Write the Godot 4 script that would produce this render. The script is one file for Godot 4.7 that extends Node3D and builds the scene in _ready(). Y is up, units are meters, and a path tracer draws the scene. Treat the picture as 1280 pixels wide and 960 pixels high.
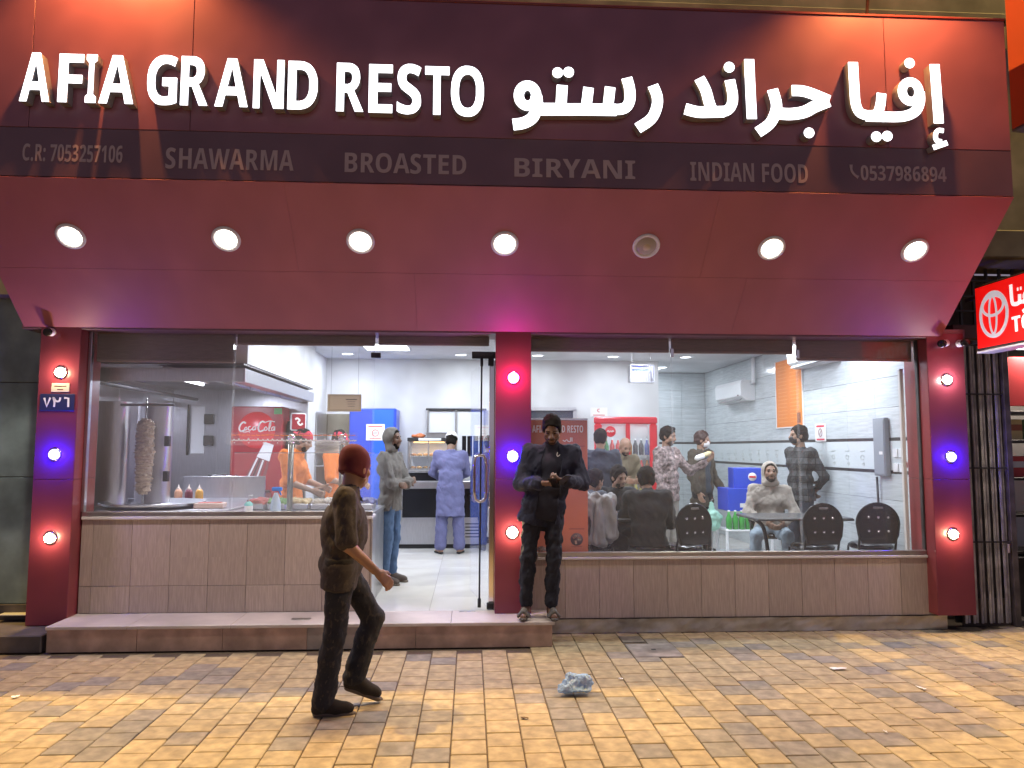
extends Node3D
# A small restaurant front at night: canopy sign, glazed shop windows, people inside and outside.

var rng := RandomNumberGenerator.new()
var used := {}
var cache := {}
var fnoise := FastNoiseLite.new()
var ridge := FastNoiseLite.new()
var tex := {}

# ---------------------------------------------------------------- materials
func lin(r: float, g: float, b: float, a := 1.0) -> Color:
	var c := Color(r, g, b).linear_to_srgb()
	c.a = a
	return c

func noise_tex(key: String, freq: float, lo: float, hi: float, octaves := 4, sz := 512, kind := FastNoiseLite.TYPE_SIMPLEX_SMOOTH, normal := false) -> NoiseTexture2D:
	if tex.has(key):
		return tex[key]
	var n := FastNoiseLite.new()
	n.noise_type = kind
	n.frequency = freq
	n.fractal_octaves = octaves
	n.seed = key.hash() % 10000
	var t := NoiseTexture2D.new()
	t.width = sz
	t.height = sz
	t.seamless = true
	t.noise = n
	t.as_normal_map = normal
	var g := Gradient.new()
	g.set_color(0, Color(lo, lo, lo))
	g.set_color(1, Color(hi, hi, hi))
	t.color_ramp = g
	tex[key] = t
	return t

func streak_tex(key: String, lo: float, hi: float, along_y := true) -> ImageTexture:
	# fine streaks that run along one axis, as in printed wood-look tile or brushed steel
	if tex.has(key):
		return tex[key]
	var n := FastNoiseLite.new()
	n.seed = key.hash() % 9999
	n.frequency = 1.0
	n.fractal_octaves = 3
	var im := Image.create(256, 256, false, Image.FORMAT_RGB8)
	for y in 256:
		for x in 256:
			var a := TAU * x / 256.0
			var u: float = n.get_noise_3d(cos(a) * 7.0, sin(a) * 7.0, y * 0.012) * 0.6 + n.get_noise_3d(cos(a) * 21.0, sin(a) * 21.0, y * 0.02 + 40.0) * 0.5
			var v := clampf(lerpf(lo, hi, 0.5 + u * 0.8), 0, 1)
			if along_y:
				im.set_pixel(x, y, Color(v, v, v))
			else:
				im.set_pixel(y, x, Color(v, v, v))
	tex[key] = ImageTexture.create_from_image(im)
	return tex[key]

func mt(c: Color, rough := 0.6, metal := 0.0, t: Texture2D = null, ts := 1.0, bump: Texture2D = null, bs := 1.0, bcm := 0.1) -> StandardMaterial3D:
	var m := StandardMaterial3D.new()
	m.albedo_color = c
	m.roughness = rough
	m.metallic = metal
	if t:
		m.albedo_texture = t
	if bump:
		m.heightmap_enabled = true
		m.heightmap_texture = bump
		m.heightmap_scale = bcm
	if t or bump:
		m.uv1_triplanar = true
		m.uv1_world_triplanar = true
		m.uv1_scale = Vector3.ONE * (ts if t else bs)
	return m

func glow(c: Color, e: float) -> StandardMaterial3D:
	var m := mt(c, 0.5)
	m.emission_enabled = true
	m.emission = c
	m.emission_energy_multiplier = e
	return m

func cloth(c: Color, sheen := 0.15, scale := 3.0, lo := 0.8) -> StandardMaterial3D:
	var m := mt(c, 0.9, 0.0, noise_tex("cloth%.2f" % lo, 0.05, lo, 1.0, 4), scale)
	m.rim_enabled = true
	m.rim = sheen
	m.rim_tint = 0.6
	return m

# ---------------------------------------------------------------- mesh building
class MB:
	var st := SurfaceTool.new()
	func _init(smooth := false):
		st.begin(Mesh.PRIMITIVE_TRIANGLES)
		st.set_smooth_group(0 if smooth else -1)
	func tri(a: Vector3, b: Vector3, c: Vector3):
		st.add_vertex(a); st.add_vertex(b); st.add_vertex(c)
	func quad(a: Vector3, b: Vector3, c: Vector3, d: Vector3):
		tri(a, b, c); tri(a, c, d)
	func box(c: Vector3, s: Vector3, bs := Basis(), bev := 0.0) -> MB:
		var h := s * 0.5
		var e := minf(bev, 0.45 * minf(s.x, minf(s.y, s.z)))
		var P := func(sx, sy, sz, k): # k: axis that stays at full reach
			var v := Vector3(sx * (h.x - (0.0 if k == 0 else e)), sy * (h.y - (0.0 if k == 1 else e)), sz * (h.z - (0.0 if k == 2 else e)))
			return c + bs * v
		for s1 in [-1, 1]:
			var f = func(a, b, cc, d): 
				if s1 > 0: quad(a, b, cc, d)
				else: quad(d, cc, b, a)
			f.call(P.call(s1, -1, -1, 0), P.call(s1, 1, -1, 0), P.call(s1, 1, 1, 0), P.call(s1, -1, 1, 0))
			f.call(P.call(-1, s1, -1, 1), P.call(-1, s1, 1, 1), P.call(1, s1, 1, 1), P.call(1, s1, -1, 1))
			f.call(P.call(-1, -1, s1, 2), P.call(1, -1, s1, 2), P.call(1, 1, s1, 2), P.call(-1, 1, s1, 2))
		if e > 0.0:
			for a in [-1, 1]:
				for b in [-1, 1]:
					quad(P.call(a, b, -1, 0), P.call(a, b, 1, 0), P.call(a, b, 1, 1), P.call(a, b, -1, 1))
					quad(P.call(-1, a, b, 1), P.call(1, a, b, 1), P.call(1, a, b, 2), P.call(-1, a, b, 2))
					quad(P.call(a, -1, b, 0), P.call(a, 1, b, 0), P.call(a, 1, b, 2), P.call(a, -1, b, 2))
					for d in [-1, 1]:
						tri(P.call(a, b, d, 0), P.call(a, b, d, 1), P.call(a, b, d, 2))
		return self
	func tube(pts: Array, r, sides := 8, closed := false) -> MB:
		var rings := []
		var n := pts.size()
		var up := Vector3(0.31, 0.83, 0.47)
		for i in n:
			var t: Vector3
			if closed: t = pts[(i + 1) % n] - pts[(i + n - 1) % n]
			else: t = pts[mini(i + 1, n - 1)] - pts[maxi(i - 1, 0)]
			t = t.normalized()
			var u := up - t * up.dot(t)
			if u.length() < 0.05: u = Vector3(1, 0, 0) - t * t.x
			u = u.normalized()
			up = u
			var w := t.cross(u)
			var rr: float = r[i] if r is Array else r
			var ring := []
			for k in sides:
				var a := TAU * k / sides
				ring.append(pts[i] + (u * cos(a) + w * sin(a)) * rr)
			rings.append(ring)
		for i in (n if closed else n - 1):
			var A: Array = rings[i]
			var B: Array = rings[(i + 1) % n]
			for k in sides:
				var k2 := (k + 1) % sides
				quad(A[k], A[k2], B[k2], B[k])
		if not closed:
			for k in range(1, sides - 1):
				tri(rings[0][0], rings[0][k + 1], rings[0][k])
				tri(rings[n - 1][0], rings[n - 1][k], rings[n - 1][k + 1])
		return self
	func lathe(prof: Array, sides := 20, o := Vector3.ZERO, bs := Basis()) -> MB: # prof: Vector2(radius, y)
		for i in prof.size() - 1:
			for k in sides:
				var a := TAU * k / sides
				var b := TAU * (k + 1) / sides
				var p0: Vector2 = prof[i]
				var p1: Vector2 = prof[i + 1]
				var v = func(p, g): return o + bs * Vector3(p.x * cos(g), p.y, p.x * sin(g))
				if p0.x < 1e-5: tri(v.call(p0, a), v.call(p1, b), v.call(p1, a))
				elif p1.x < 1e-5: tri(v.call(p0, a), v.call(p0, b), v.call(p1, a))
				else: quad(v.call(p0, a), v.call(p0, b), v.call(p1, b), v.call(p1, a))
		return self
	func ball(c: Vector3, r: Vector3, bs := Basis(), seg := 14) -> MB:
		var v = func(i, k):
			var p: float = PI * i / (seg / 2)
			var t: float = TAU * k / seg
			return c + bs * (Vector3(sin(p) * cos(t), cos(p), sin(p) * sin(t)) * r)
		for i in seg / 2:
			for k in seg:
				if i == 0: tri(v.call(0, k), v.call(1, k), v.call(1, k + 1))
				elif i == seg / 2 - 1: tri(v.call(i, k), v.call(i + 1, k), v.call(i, k + 1))
				else: quad(v.call(i, k), v.call(i + 1, k), v.call(i + 1, k + 1), v.call(i, k + 1))
		return self
	func prism(poly: Array, n: Vector3, depth: float) -> MB: # convex outline of Vector3, swept by n*depth
		var o := n * depth
		for i in range(1, poly.size() - 1):
			tri(poly[0], poly[i], poly[i + 1])
			tri(poly[0] + o, poly[i + 1] + o, poly[i] + o)
		for i in poly.size():
			var j := (i + 1) % poly.size()
			quad(poly[j], poly[i], poly[i] + o, poly[j] + o)
		return self
	func ribbon(pts: Array, w, z0: float, z1: float, closed := false) -> MB: # flat stroke of lettering in the xy plane, from z0 to z1
		var n := pts.size()
		var L := []
		var R := []
		for i in n:
			var a: Vector2 = pts[(i + n - 1) % n] if closed else pts[maxi(i - 1, 0)]
			var b: Vector2 = pts[(i + 1) % n] if closed else pts[mini(i + 1, n - 1)]
			var t := (b - a).normalized()
			var h: float = (w[i] if w is Array else w) * 0.5
			var q := Vector2(-t.y, t.x) * h
			L.append(pts[i] + q)
			R.append(pts[i] - q)
		var V = func(p, z): return Vector3(p.x, p.y, z)
		for i in (n if closed else n - 1):
			var j := (i + 1) % n
			quad(V.call(L[i], z1), V.call(L[j], z1), V.call(R[j], z1), V.call(R[i], z1))
			quad(V.call(R[i], z0), V.call(R[j], z0), V.call(L[j], z0), V.call(L[i], z0))
			quad(V.call(L[i], z0), V.call(L[j], z0), V.call(L[j], z1), V.call(L[i], z1))
			quad(V.call(R[j], z0), V.call(R[i], z0), V.call(R[i], z1), V.call(R[j], z1))
		if not closed:
			quad(V.call(R[0], z0), V.call(L[0], z0), V.call(L[0], z1), V.call(R[0], z1))
			quad(V.call(L[n - 1], z0), V.call(R[n - 1], z0), V.call(R[n - 1], z1), V.call(L[n - 1], z1))
		return self
	func done() -> ArrayMesh:
		st.generate_normals()
		return st.commit()

func arc(c: Vector2, r: Vector2, a0: float, a1: float, n := 16) -> Array:
	var o := []
	for i in n + 1:
		var a := deg_to_rad(lerpf(a0, a1, float(i) / n))
		o.append(c + Vector2(cos(a) * r.x, sin(a) * r.y))
	return o

func spline2(pts: Array, sub := 6) -> Array:
	var o := []
	for i in pts.size() - 1:
		var p0: Vector2 = pts[maxi(i - 1, 0)]
		var p3: Vector2 = pts[mini(i + 2, pts.size() - 1)]
		for k in sub:
			o.append((pts[i] as Vector2).cubic_interpolate(pts[i + 1], p0, p3, float(k) / sub))
	o.append(pts[-1])
	return o

func spline3(pts: Array, sub := 6) -> Array:
	var o := []
	for i in pts.size() - 1:
		var p0: Vector3 = pts[maxi(i - 1, 0)]
		var p3: Vector3 = pts[mini(i + 2, pts.size() - 1)]
		for k in sub:
			o.append((pts[i] as Vector3).cubic_interpolate(pts[i + 1], p0, p3, float(k) / sub))
	o.append(pts[-1])
	return o

func bb(s: Vector3, bev := 0.004) -> ArrayMesh:
	var key := "bb%.4f,%.4f,%.4f,%.4f" % [s.x, s.y, s.z, bev]
	if not cache.has(key):
		cache[key] = MB.new().box(Vector3.ZERO, s, Basis(), bev).done()
	return cache[key]

# ---------------------------------------------------------------- objects
const NTH := ["first", "second", "third", "fourth", "fifth", "sixth", "seventh", "eighth", "ninth"]
func numbered(n: String) -> String:
	var k: int = used.get(n, 0)
	used[n] = k + 1
	return n if k == 0 else "%s_%03d" % [n, k]

func tag(o: Node3D, label: String, category: String, group := "", kind := "") -> Node3D:
	if label: o.set_meta("label", label)
	if category: o.set_meta("category", category)
	if group: o.set_meta("group", group)
	if kind: o.set_meta("kind", kind)
	return o

func thing(called: String, label: String, category: String, at := Vector3.ZERO, turn := 0.0, group := "") -> Node3D:
	var o := Node3D.new()
	o.name = numbered(called)
	add_child(o)
	o.position = at
	o.rotation_degrees.y = turn
	return tag(o, label, category, group)

func part(parent: Node3D, called: String, mesh: Mesh, m: Material, at := Vector3.ZERO, rot := Vector3.ZERO) -> MeshInstance3D:
	var o := MeshInstance3D.new()
	o.name = numbered(called) if parent == self else called
	o.mesh = mesh
	o.material_override = m
	o.cast_shadow = GeometryInstance3D.SHADOW_CASTING_SETTING_ON
	parent.add_child(o, true)
	o.position = at
	o.rotation_degrees = rot
	return o

func pbox(parent: Node3D, called: String, lo: Vector3, hi: Vector3, m: Material, bev := 0.003) -> MeshInstance3D:
	return part(parent, called, bb((hi - lo).abs(), bev), m, (lo + hi) * 0.5)

func setting(called: String) -> Node3D:
	var o := Node3D.new()
	o.name = numbered(called)
	add_child(o)
	o.set_meta("kind", "structure")
	return o

var fonts := {}
func font(kind: String) -> SystemFont:
	if not fonts.has(kind):
		var f := SystemFont.new()
		f.font_names = ["Droid Serif" if kind.begins_with("serif") else "Droid Sans"]
		f.font_weight = 700 if kind.ends_with("bold") else 400
		fonts[kind] = f
	return fonts[kind]

func text_mesh(s: String, kind: String, depth: float) -> TextMesh:
	var key := "tm%s|%s|%.4f" % [s, kind, depth]
	if not cache.has(key):
		var t := TextMesh.new()
		t.text = s
		t.font = font(kind)
		t.font_size = 64
		t.pixel_size = 0.01
		t.curve_step = 1.0
		t.depth = depth
		cache[key] = t
	return cache[key]

# fits one run of letters into a box: left x, base y, width, height, front face at z
func fit_text(parent: Node3D, called: String, s: String, kind: String, m: Material, x: float, y: float, w: float, h: float, z: float, depth: float) -> MeshInstance3D:
	var t := text_mesh(s, kind, depth)
	var b := t.get_aabb()
	var o := part(parent, called, t, m)
	var k := Vector3(w / b.size.x, h / b.size.y, 1)
	o.scale = k
	o.position = Vector3(x - b.position.x * k.x, y - b.position.y * k.y, z - (b.position.z + b.size.z))
	return o

# ---------------------------------------------------------------- figures: distance fields meshed as surface nets
class Field:
	var adds := []
	var subs := []
	func cap(a: Vector3, b: Vector3, ra: float, rb: float) -> Field:
		adds.append([0, a, b, ra, rb]); return self
	func ell(c: Vector3, r: Vector3, bs := Basis()) -> Field:
		adds.append([1, c, r, bs, maxf(r.x, maxf(r.y, r.z))]); return self
	func cut_ell(c: Vector3, r: Vector3, bs := Basis()) -> Field:
		subs.append([1, c, r, bs, maxf(r.x, maxf(r.y, r.z))]); return self
	func cut_cap(a: Vector3, b: Vector3, ra: float, rb: float) -> Field:
		subs.append([0, a, b, ra, rb]); return self
	func cut_below(p: Vector3, n: Vector3) -> Field:
		subs.append([2, p, n.normalized()]); return self
	func net(mb: SurfaceTool, cell: float, k: float, noise: FastNoiseLite = null, amp := 0.0, squash := Vector3.ONE) -> void:
		var lo := Vector3.INF
		var hi := -Vector3.INF
		for p in adds:
			if p[0] == 0:
				var rr := maxf(p[3], p[4])
				lo = lo.min(p[1] - Vector3.ONE * rr).min(p[2] - Vector3.ONE * rr)
				hi = hi.max(p[1] + Vector3.ONE * rr).max(p[2] + Vector3.ONE * rr)
			else:
				lo = lo.min(p[1] - Vector3.ONE * p[4])
				hi = hi.max(p[1] + Vector3.ONE * p[4])
		lo -= Vector3.ONE * (k * 1.5 + cell * 2.0)
		hi += Vector3.ONE * (k * 1.5 + cell * 2.0)
		var nx := int((hi.x - lo.x) / cell) + 2
		var ny := int((hi.y - lo.y) / cell) + 2
		var nz := int((hi.z - lo.z) / cell) + 2
		var N := nx * ny * nz
		var acc := PackedFloat32Array()
		acc.resize(N)
		var ki := 1.0 / k
		var lim := 5.0 * k
		for p in adds:
			var plo: Vector3
			var phi: Vector3
			if p[0] == 0:
				var rr: float = maxf(p[3], p[4]) + lim
				plo = (p[1] as Vector3).min(p[2]) - Vector3.ONE * rr
				phi = (p[1] as Vector3).max(p[2]) + Vector3.ONE * rr
			else:
				plo = p[1] - Vector3.ONE * (p[4] + lim)
				phi = p[1] + Vector3.ONE * (p[4] + lim)
			var x0 := maxi(0, int((plo.x - lo.x) / cell)); var x1 := mini(nx - 1, int((phi.x - lo.x) / cell) + 1)
			var y0 := maxi(0, int((plo.y - lo.y) / cell)); var y1 := mini(ny - 1, int((phi.y - lo.y) / cell) + 1)
			var z0 := maxi(0, int((plo.z - lo.z) / cell)); var z1 := mini(nz - 1, int((phi.z - lo.z) / cell) + 1)
			if p[0] == 0:
				var a: Vector3 = p[1]
				var ba: Vector3 = p[2] - p[1]
				var inv := 1.0 / maxf(ba.length_squared(), 1e-9)
				var ra: float = p[3]
				var dr: float = p[4] - p[3]
				for z in range(z0, z1 + 1):
					for y in range(y0, y1 + 1):
						var i := (z * ny + y) * nx + x0
						var q := Vector3(lo.x + x0 * cell, lo.y + y * cell, lo.z + z * cell) - a
						for x in range(x0, x1 + 1):
							var t := clampf(q.dot(ba) * inv, 0.0, 1.0)
							var d := (q - ba * t).length() - ra - dr * t
							if d < lim:
								acc[i] += exp(-d * ki)
							i += 1
							q.x += cell
			else:
				var c: Vector3 = p[1]
				var r: Vector3 = p[2]
				var bi: Basis = (p[3] as Basis).inverse()
				for z in range(z0, z1 + 1):
					for y in range(y0, y1 + 1):
						var i := (z * ny + y) * nx + x0
						for x in range(x0, x1 + 1):
							var q := bi * (Vector3(lo.x + x * cell, lo.y + y * cell, lo.z + z * cell) - c) / r
							var k0 := q.length()
							var d := k0 * (k0 - 1.0) / maxf((q / r).length(), 1e-6)
							if d < lim:
								acc[i] += exp(-d * ki)
							i += 1
		var f := PackedFloat32Array()
		f.resize(N)
		for i in N:
			f[i] = -k * log(acc[i]) if acc[i] > 1e-6 else 9.0 * k
		for p in subs:
			var i := 0
			for z in nz:
				for y in ny:
					for x in nx:
						if f[i] < cell * 1.8:
							var w := Vector3(lo.x + x * cell, lo.y + y * cell, lo.z + z * cell)
							var d: float
							if p[0] == 2:
								d = (w - p[1]).dot(p[2])
							elif p[0] == 0:
								var ba: Vector3 = p[2] - p[1]
								var t := clampf((w - p[1]).dot(ba) / maxf(ba.length_squared(), 1e-9), 0.0, 1.0)
								d = (w - p[1] - ba * t).length() - lerpf(p[3], p[4], t)
							else:
								var q: Vector3 = (p[3] as Basis).inverse() * (w - p[1]) / p[2]
								var k0 := q.length()
								d = k0 * (k0 - 1.0) / maxf((q / p[2]).length(), 1e-6)
							f[i] = maxf(f[i], -d)
						i += 1
		# surface nets
		var idx := PackedInt32Array()
		idx.resize(N)
		idx.fill(-1)
		var vs := PackedVector3Array()
		var sy := nx
		var sz := nx * ny
		var off := [0, 1, sy, sy + 1, sz, sz + 1, sz + sy, sz + sy + 1]
		var cor := [Vector3(0, 0, 0), Vector3(1, 0, 0), Vector3(0, 1, 0), Vector3(1, 1, 0), Vector3(0, 0, 1), Vector3(1, 0, 1), Vector3(0, 1, 1), Vector3(1, 1, 1)]
		var edges := [[0, 1], [2, 3], [4, 5], [6, 7], [0, 2], [1, 3], [4, 6], [5, 7], [0, 4], [1, 5], [2, 6], [3, 7]]
		for z in nz - 1:
			for y in ny - 1:
				var i := (z * ny + y) * nx - 1
				for x in nx - 1:
					i += 1
					var s := f[i] < 0.0
					if s == (f[i + 1] < 0.0) and s == (f[i + sy] < 0.0) and s == (f[i + sz] < 0.0) and s == (f[i + sz + sy + 1] < 0.0) and s == (f[i + sy + 1] < 0.0) and s == (f[i + sz + 1] < 0.0) and s == (f[i + sz + sy] < 0.0):
						continue
					var sum := Vector3.ZERO
					var cnt := 0
					for e in edges:
						var fa: float = f[i + off[e[0]]]
						var fb: float = f[i + off[e[1]]]
						if (fa < 0.0) != (fb < 0.0):
							sum += (cor[e[0]] as Vector3).lerp(cor[e[1]], fa / (fa - fb))
							cnt += 1
					idx[i] = vs.size()
					vs.append(lo + (Vector3(x, y, z) + sum / cnt) * cell)
		var tris := PackedInt32Array()
		for z in range(1, nz - 1):
			for y in range(1, ny - 1):
				var i := (z * ny + y) * nx
				for x in range(1, nx - 1):
					var j := i + x
					var s := f[j] < 0.0
					if s != (f[j + 1] < 0.0):
						var a := idx[j]; var b := idx[j - sy]; var c := idx[j - sy - sz]; var d := idx[j - sz]
						if s: tris.append_array([a, b, c, a, c, d])
						else: tris.append_array([a, c, b, a, d, c])
					if s != (f[j + sy] < 0.0):
						var a := idx[j]; var b := idx[j - sz]; var c := idx[j - sz - 1]; var d := idx[j - 1]
						if s: tris.append_array([a, b, c, a, c, d])
						else: tris.append_array([a, c, b, a, d, c])
					if s != (f[j + sz] < 0.0):
						var a := idx[j]; var b := idx[j - 1]; var c := idx[j - 1 - sy]; var d := idx[j - sy]
						if s: tris.append_array([a, b, c, a, c, d])
						else: tris.append_array([a, c, b, a, d, c])
		var nr := PackedVector3Array()
		nr.resize(vs.size())
		for t in range(0, tris.size(), 3):
			var g := (vs[tris[t + 2]] - vs[tris[t]]).cross(vs[tris[t + 1]] - vs[tris[t]])
			nr[tris[t]] += g; nr[tris[t + 1]] += g; nr[tris[t + 2]] += g
		if noise and amp > 0.0:
			for v in vs.size():
				vs[v] += nr[v].normalized() * (noise.get_noise_3dv(vs[v] * squash) + (.55 if noise.fractal_type == FastNoiseLite.FRACTAL_RIDGED else 0.0)) * amp
			nr.fill(Vector3.ZERO)
			for t in range(0, tris.size(), 3):
				var g := (vs[tris[t + 2]] - vs[tris[t]]).cross(vs[tris[t + 1]] - vs[tris[t]])
				nr[tris[t]] += g; nr[tris[t + 1]] += g; nr[tris[t + 2]] += g
		for t in range(0, tris.size(), 3):
			for e in 3:
				st_add(mb, vs[tris[t + e]], nr[tris[t + e]].normalized())
	func st_add(mb: SurfaceTool, v: Vector3, n: Vector3) -> void:
		mb.set_normal(n)
		mb.add_vertex(v)

func net_part(parent: Node3D, called: String, f: Field, m: Material, cell: float, k: float, amp := 0.0, squash := Vector3.ONE, noise: FastNoiseLite = null) -> MeshInstance3D:
	var st := SurfaceTool.new()
	st.begin(Mesh.PRIMITIVE_TRIANGLES)
	f.net(st, cell, k, noise if noise else fnoise, amp, squash)
	st.index()
	return part(parent, called, st.commit(), m)

func joints() -> Dictionary:
	return {
		"pel": Vector3(0, .95, 0), "wst": Vector3(0, 1.10, .005), "chs": Vector3(0, 1.29, -.005), "nck": Vector3(0, 1.46, -.015), "hd": Vector3(0, 1.635, .02),
		"shL": Vector3(.18, 1.42, -.01), "elL": Vector3(.235, 1.13, -.02), "wrL": Vector3(.245, .89, .05),
		"shR": Vector3(-.18, 1.42, -.01), "elR": Vector3(-.235, 1.13, -.02), "wrR": Vector3(-.245, .89, .05),
		"hpL": Vector3(.09, .92, 0), "knL": Vector3(.10, .50, .02), "anL": Vector3(.10, .085, -.02), "toL": Vector3(.115, .03, .15),
		"hpR": Vector3(-.09, .92, 0), "knR": Vector3(-.10, .50, .02), "anR": Vector3(-.10, .085, -.02), "toR": Vector3(-.115, .03, .15),
	}

func hand_field(f: Field, wr: Vector3, dir: Vector3, pn: Vector3, curl: float, side: float, s: float) -> void:
	# pn: the way the palm faces; side: +1 puts the thumb on the +across side
	dir = dir.normalized()
	pn = (pn - dir * pn.dot(dir)).normalized()
	var ac := dir.cross(pn).normalized() * side
	f.cap(wr - dir * .03 * s, wr + dir * .02 * s, .026 * s, .024 * s)
	for q in 4:
		var o := (1.5 - q) * .0185 * s
		f.cap(wr + dir * .02 * s + ac * o * .6, wr + dir * .088 * s + ac * o, .0135 * s, .0115 * s)
		var p := wr + dir * .09 * s + ac * o
		var seg: float = [.034, .038, .036, .028][q] * s
		var ang := curl * 0.5
		for j in 3:
			var d := (dir * cos(ang) + pn * sin(ang)).normalized()
			f.cap(p, p + d * seg, (.0095 - .0008 * j) * s, (.0088 - .0008 * j) * s)
			p += d * seg
			seg *= .78
			ang += curl * 0.75
	var tp := wr + dir * .03 * s + ac * .028 * s
	var td := (dir * .75 + ac * .6 + pn * .35 * (0.4 + curl)).normalized()
	f.cap(wr + dir * .015 * s + ac * .01 * s, tp, .015 * s, .0135 * s)
	f.cap(tp, tp + td * .04 * s, .0125 * s, .0105 * s)
	f.cap(tp + td * .04 * s, tp + td * .04 * s + (td * .8 + dir * .5 + pn * .3 * curl).normalized() * .032 * s, .0105 * s, .008 * s)

func head_field(f: Field, c: Vector3, b: Basis, s: float) -> void:
	var P = func(x, y, z): return c + b * Vector3(x, y, z) * s
	var E = func(x, y, z, rx, ry, rz): f.ell(c + b * Vector3(x, y, z) * s, Vector3(rx, ry, rz) * s, b)
	E.call(0, .036, -.014, .073, .084, .093)
	E.call(0, -.035, .022, .056, .074, .062)
	E.call(0, -.092, .052, .026, .018, .022)
	f.cap(P.call(-.045, -.062, .02), P.call(0, -.09, .045), .022 * s, .018 * s)
	f.cap(P.call(.045, -.062, .02), P.call(0, -.09, .045), .022 * s, .018 * s)
	f.cap(P.call(0, .016, .084), P.call(0, -.022, .105), .008 * s, .013 * s)
	f.cap(P.call(-.014, -.028, .092), P.call(.014, -.028, .092), .010 * s, .010 * s)
	f.cap(P.call(-.036, .028, .072), P.call(.036, .028, .072), .012 * s, .012 * s)
	E.call(.038, -.02, .055, .026, .024, .022)
	E.call(-.038, -.02, .055, .026, .024, .022)
	f.cap(P.call(-.018, -.056, .081), P.call(.018, -.056, .081), .007 * s, .007 * s)
	f.cap(P.call(-.015, -.068, .080), P.call(.015, -.068, .080), .008 * s, .008 * s)
	E.call(.076, -.006, -.008, .011, .032, .019)
	E.call(-.076, -.006, -.008, .011, .032, .019)
	f.cut_ell(P.call(.031, .008, .094), Vector3(.017, .011, .018) * s, b)
	f.cut_ell(P.call(-.031, .008, .094), Vector3(.017, .011, .018) * s, b)

# o.j: joints that differ from the standing ones (for a person of 1.75 m); o.wear: garments in order
func person(label: String, at: Vector3, turn: float, o: Dictionary) -> Node3D:
	var H: float = o.get("h", 1.68)
	var s := H / 1.75
	var cell: float = o.get("cell", 0.017)
	var J := joints()
	for key in o.get("j", {}):
		J[key] = o.j[key]
	for key in J:
		J[key] *= s
	var hb := Basis.from_euler(Vector3(deg_to_rad(o.get("hp", 0.0)), deg_to_rad(o.get("hy", 0.0)), deg_to_rad(o.get("hr", 0.0))))
	var hs: float = s * o.get("hs", 1.0)
	var hc: Vector3 = J.hd
	var n := thing("person", label, "person", at, turn, o.get("group", ""))
	var skin: Material = o.skin
	# body: one continuous skin
	var st := SurfaceTool.new()
	st.begin(Mesh.PRIMITIVE_TRIANGLES)
	var f := Field.new()
	torso(f, J, s, -.022 * s, 0.0)
	arms(f, J, s, 0.0, 1.0, "L")
	arms(f, J, s, 0.0, 1.0, "R")
	legs(f, J, s, -.010 * s, 1.0)
	for q in ["L", "R"]:
		f.cap(J["an" + q] - Vector3(0, .035 * s, 0), J["to" + q], .036 * s, .026 * s)
		f.cap(J["an" + q], J["an" + q] - Vector3(0, .045 * s, 0) + (J["an" + q] - J["to" + q]).normalized() * .03 * s * Vector3(1, 0, 1), .036 * s, .032 * s)
	f.cap(J.nck, hc - hb * Vector3(0, .05, .02) * s, .057 * s, .052 * s)
	f.net(st, maxf(cell, 0.018), 0.009)
	var hf := Field.new()
	head_field(hf, hc, hb, hs)
	hf.cap(hc - hb * Vector3(0, .03, .025) * hs, J.nck + Vector3(0, .01, 0) * s, .05 * hs, .054 * s)
	hf.net(st, o.get("headcell", 0.0075), 0.007)
	for q in ["L", "R"]:
		if o.get("nohand", "").contains(q): continue
		var d: Vector3 = o.get("hd" + q, (J["wr" + q] - J["el" + q]).normalized())
		var pn: Vector3 = o.get("pn" + q, Vector3(-1 if q == "L" else 1, 0, 0))
		var hf2 := Field.new()
		var sd := 1.0 if d.cross(pn).dot(o.get("th" + q, Vector3(0, .2, 1))) > 0 else -1.0
		hand_field(hf2, J["wr" + q], d, pn, o.get("curl" + q, 0.5), sd, s)
		hf2.net(st, o.get("handcell", 0.0075), 0.004)
	st.index()
	part(n, "body", st.commit(), skin)
	for q in [-1, 1]:
		if o.get("eyes", true):
			var e := part(n, "eye", MB.new(true).ball(Vector3.ZERO, Vector3(.0125, .0095, .011) * hs).done(), M.eye)
			e.position = hc + hb * Vector3(.031 * q, .008, .0765) * hs
			e.basis = hb
	for g in o.wear:
		garment(n, g, J, s, hc, hb, hs, cell)
	return n

func torso(f: Field, J: Dictionary, s: float, t: float, hem: float) -> void:
	var sh: Vector3 = (J.shL - J.shR).normalized()
	var hp: Vector3 = (J.hpL - J.hpR).normalized()
	f.cap(J.chs - sh * .085 * s, J.chs + sh * .085 * s, .105 * s + t, .105 * s + t)
	f.cap(J.wst - hp * .065 * s, J.wst + hp * .065 * s, .098 * s + t, .098 * s + t)
	f.cap(J.pel - hp * .075 * s, J.pel + hp * .075 * s, .100 * s + t, .100 * s + t)
	f.cap(J.pel, J.wst, .105 * s + t, .1 * s + t)
	f.cap(J.wst, J.chs, .1 * s + t, .11 * s + t)
	f.cap(J.chs, J.nck, .09 * s + t, .052 * s + t)
	for q in ["L", "R"]:
		f.cap(J.nck - Vector3(0, .035, 0) * s, J["sh" + q], .045 * s + t, .052 * s + t)
		f.cap(J.chs + (J["sh" + q] - J.chs) * .35, J["sh" + q], .08 * s + t, .055 * s + t)

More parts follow.
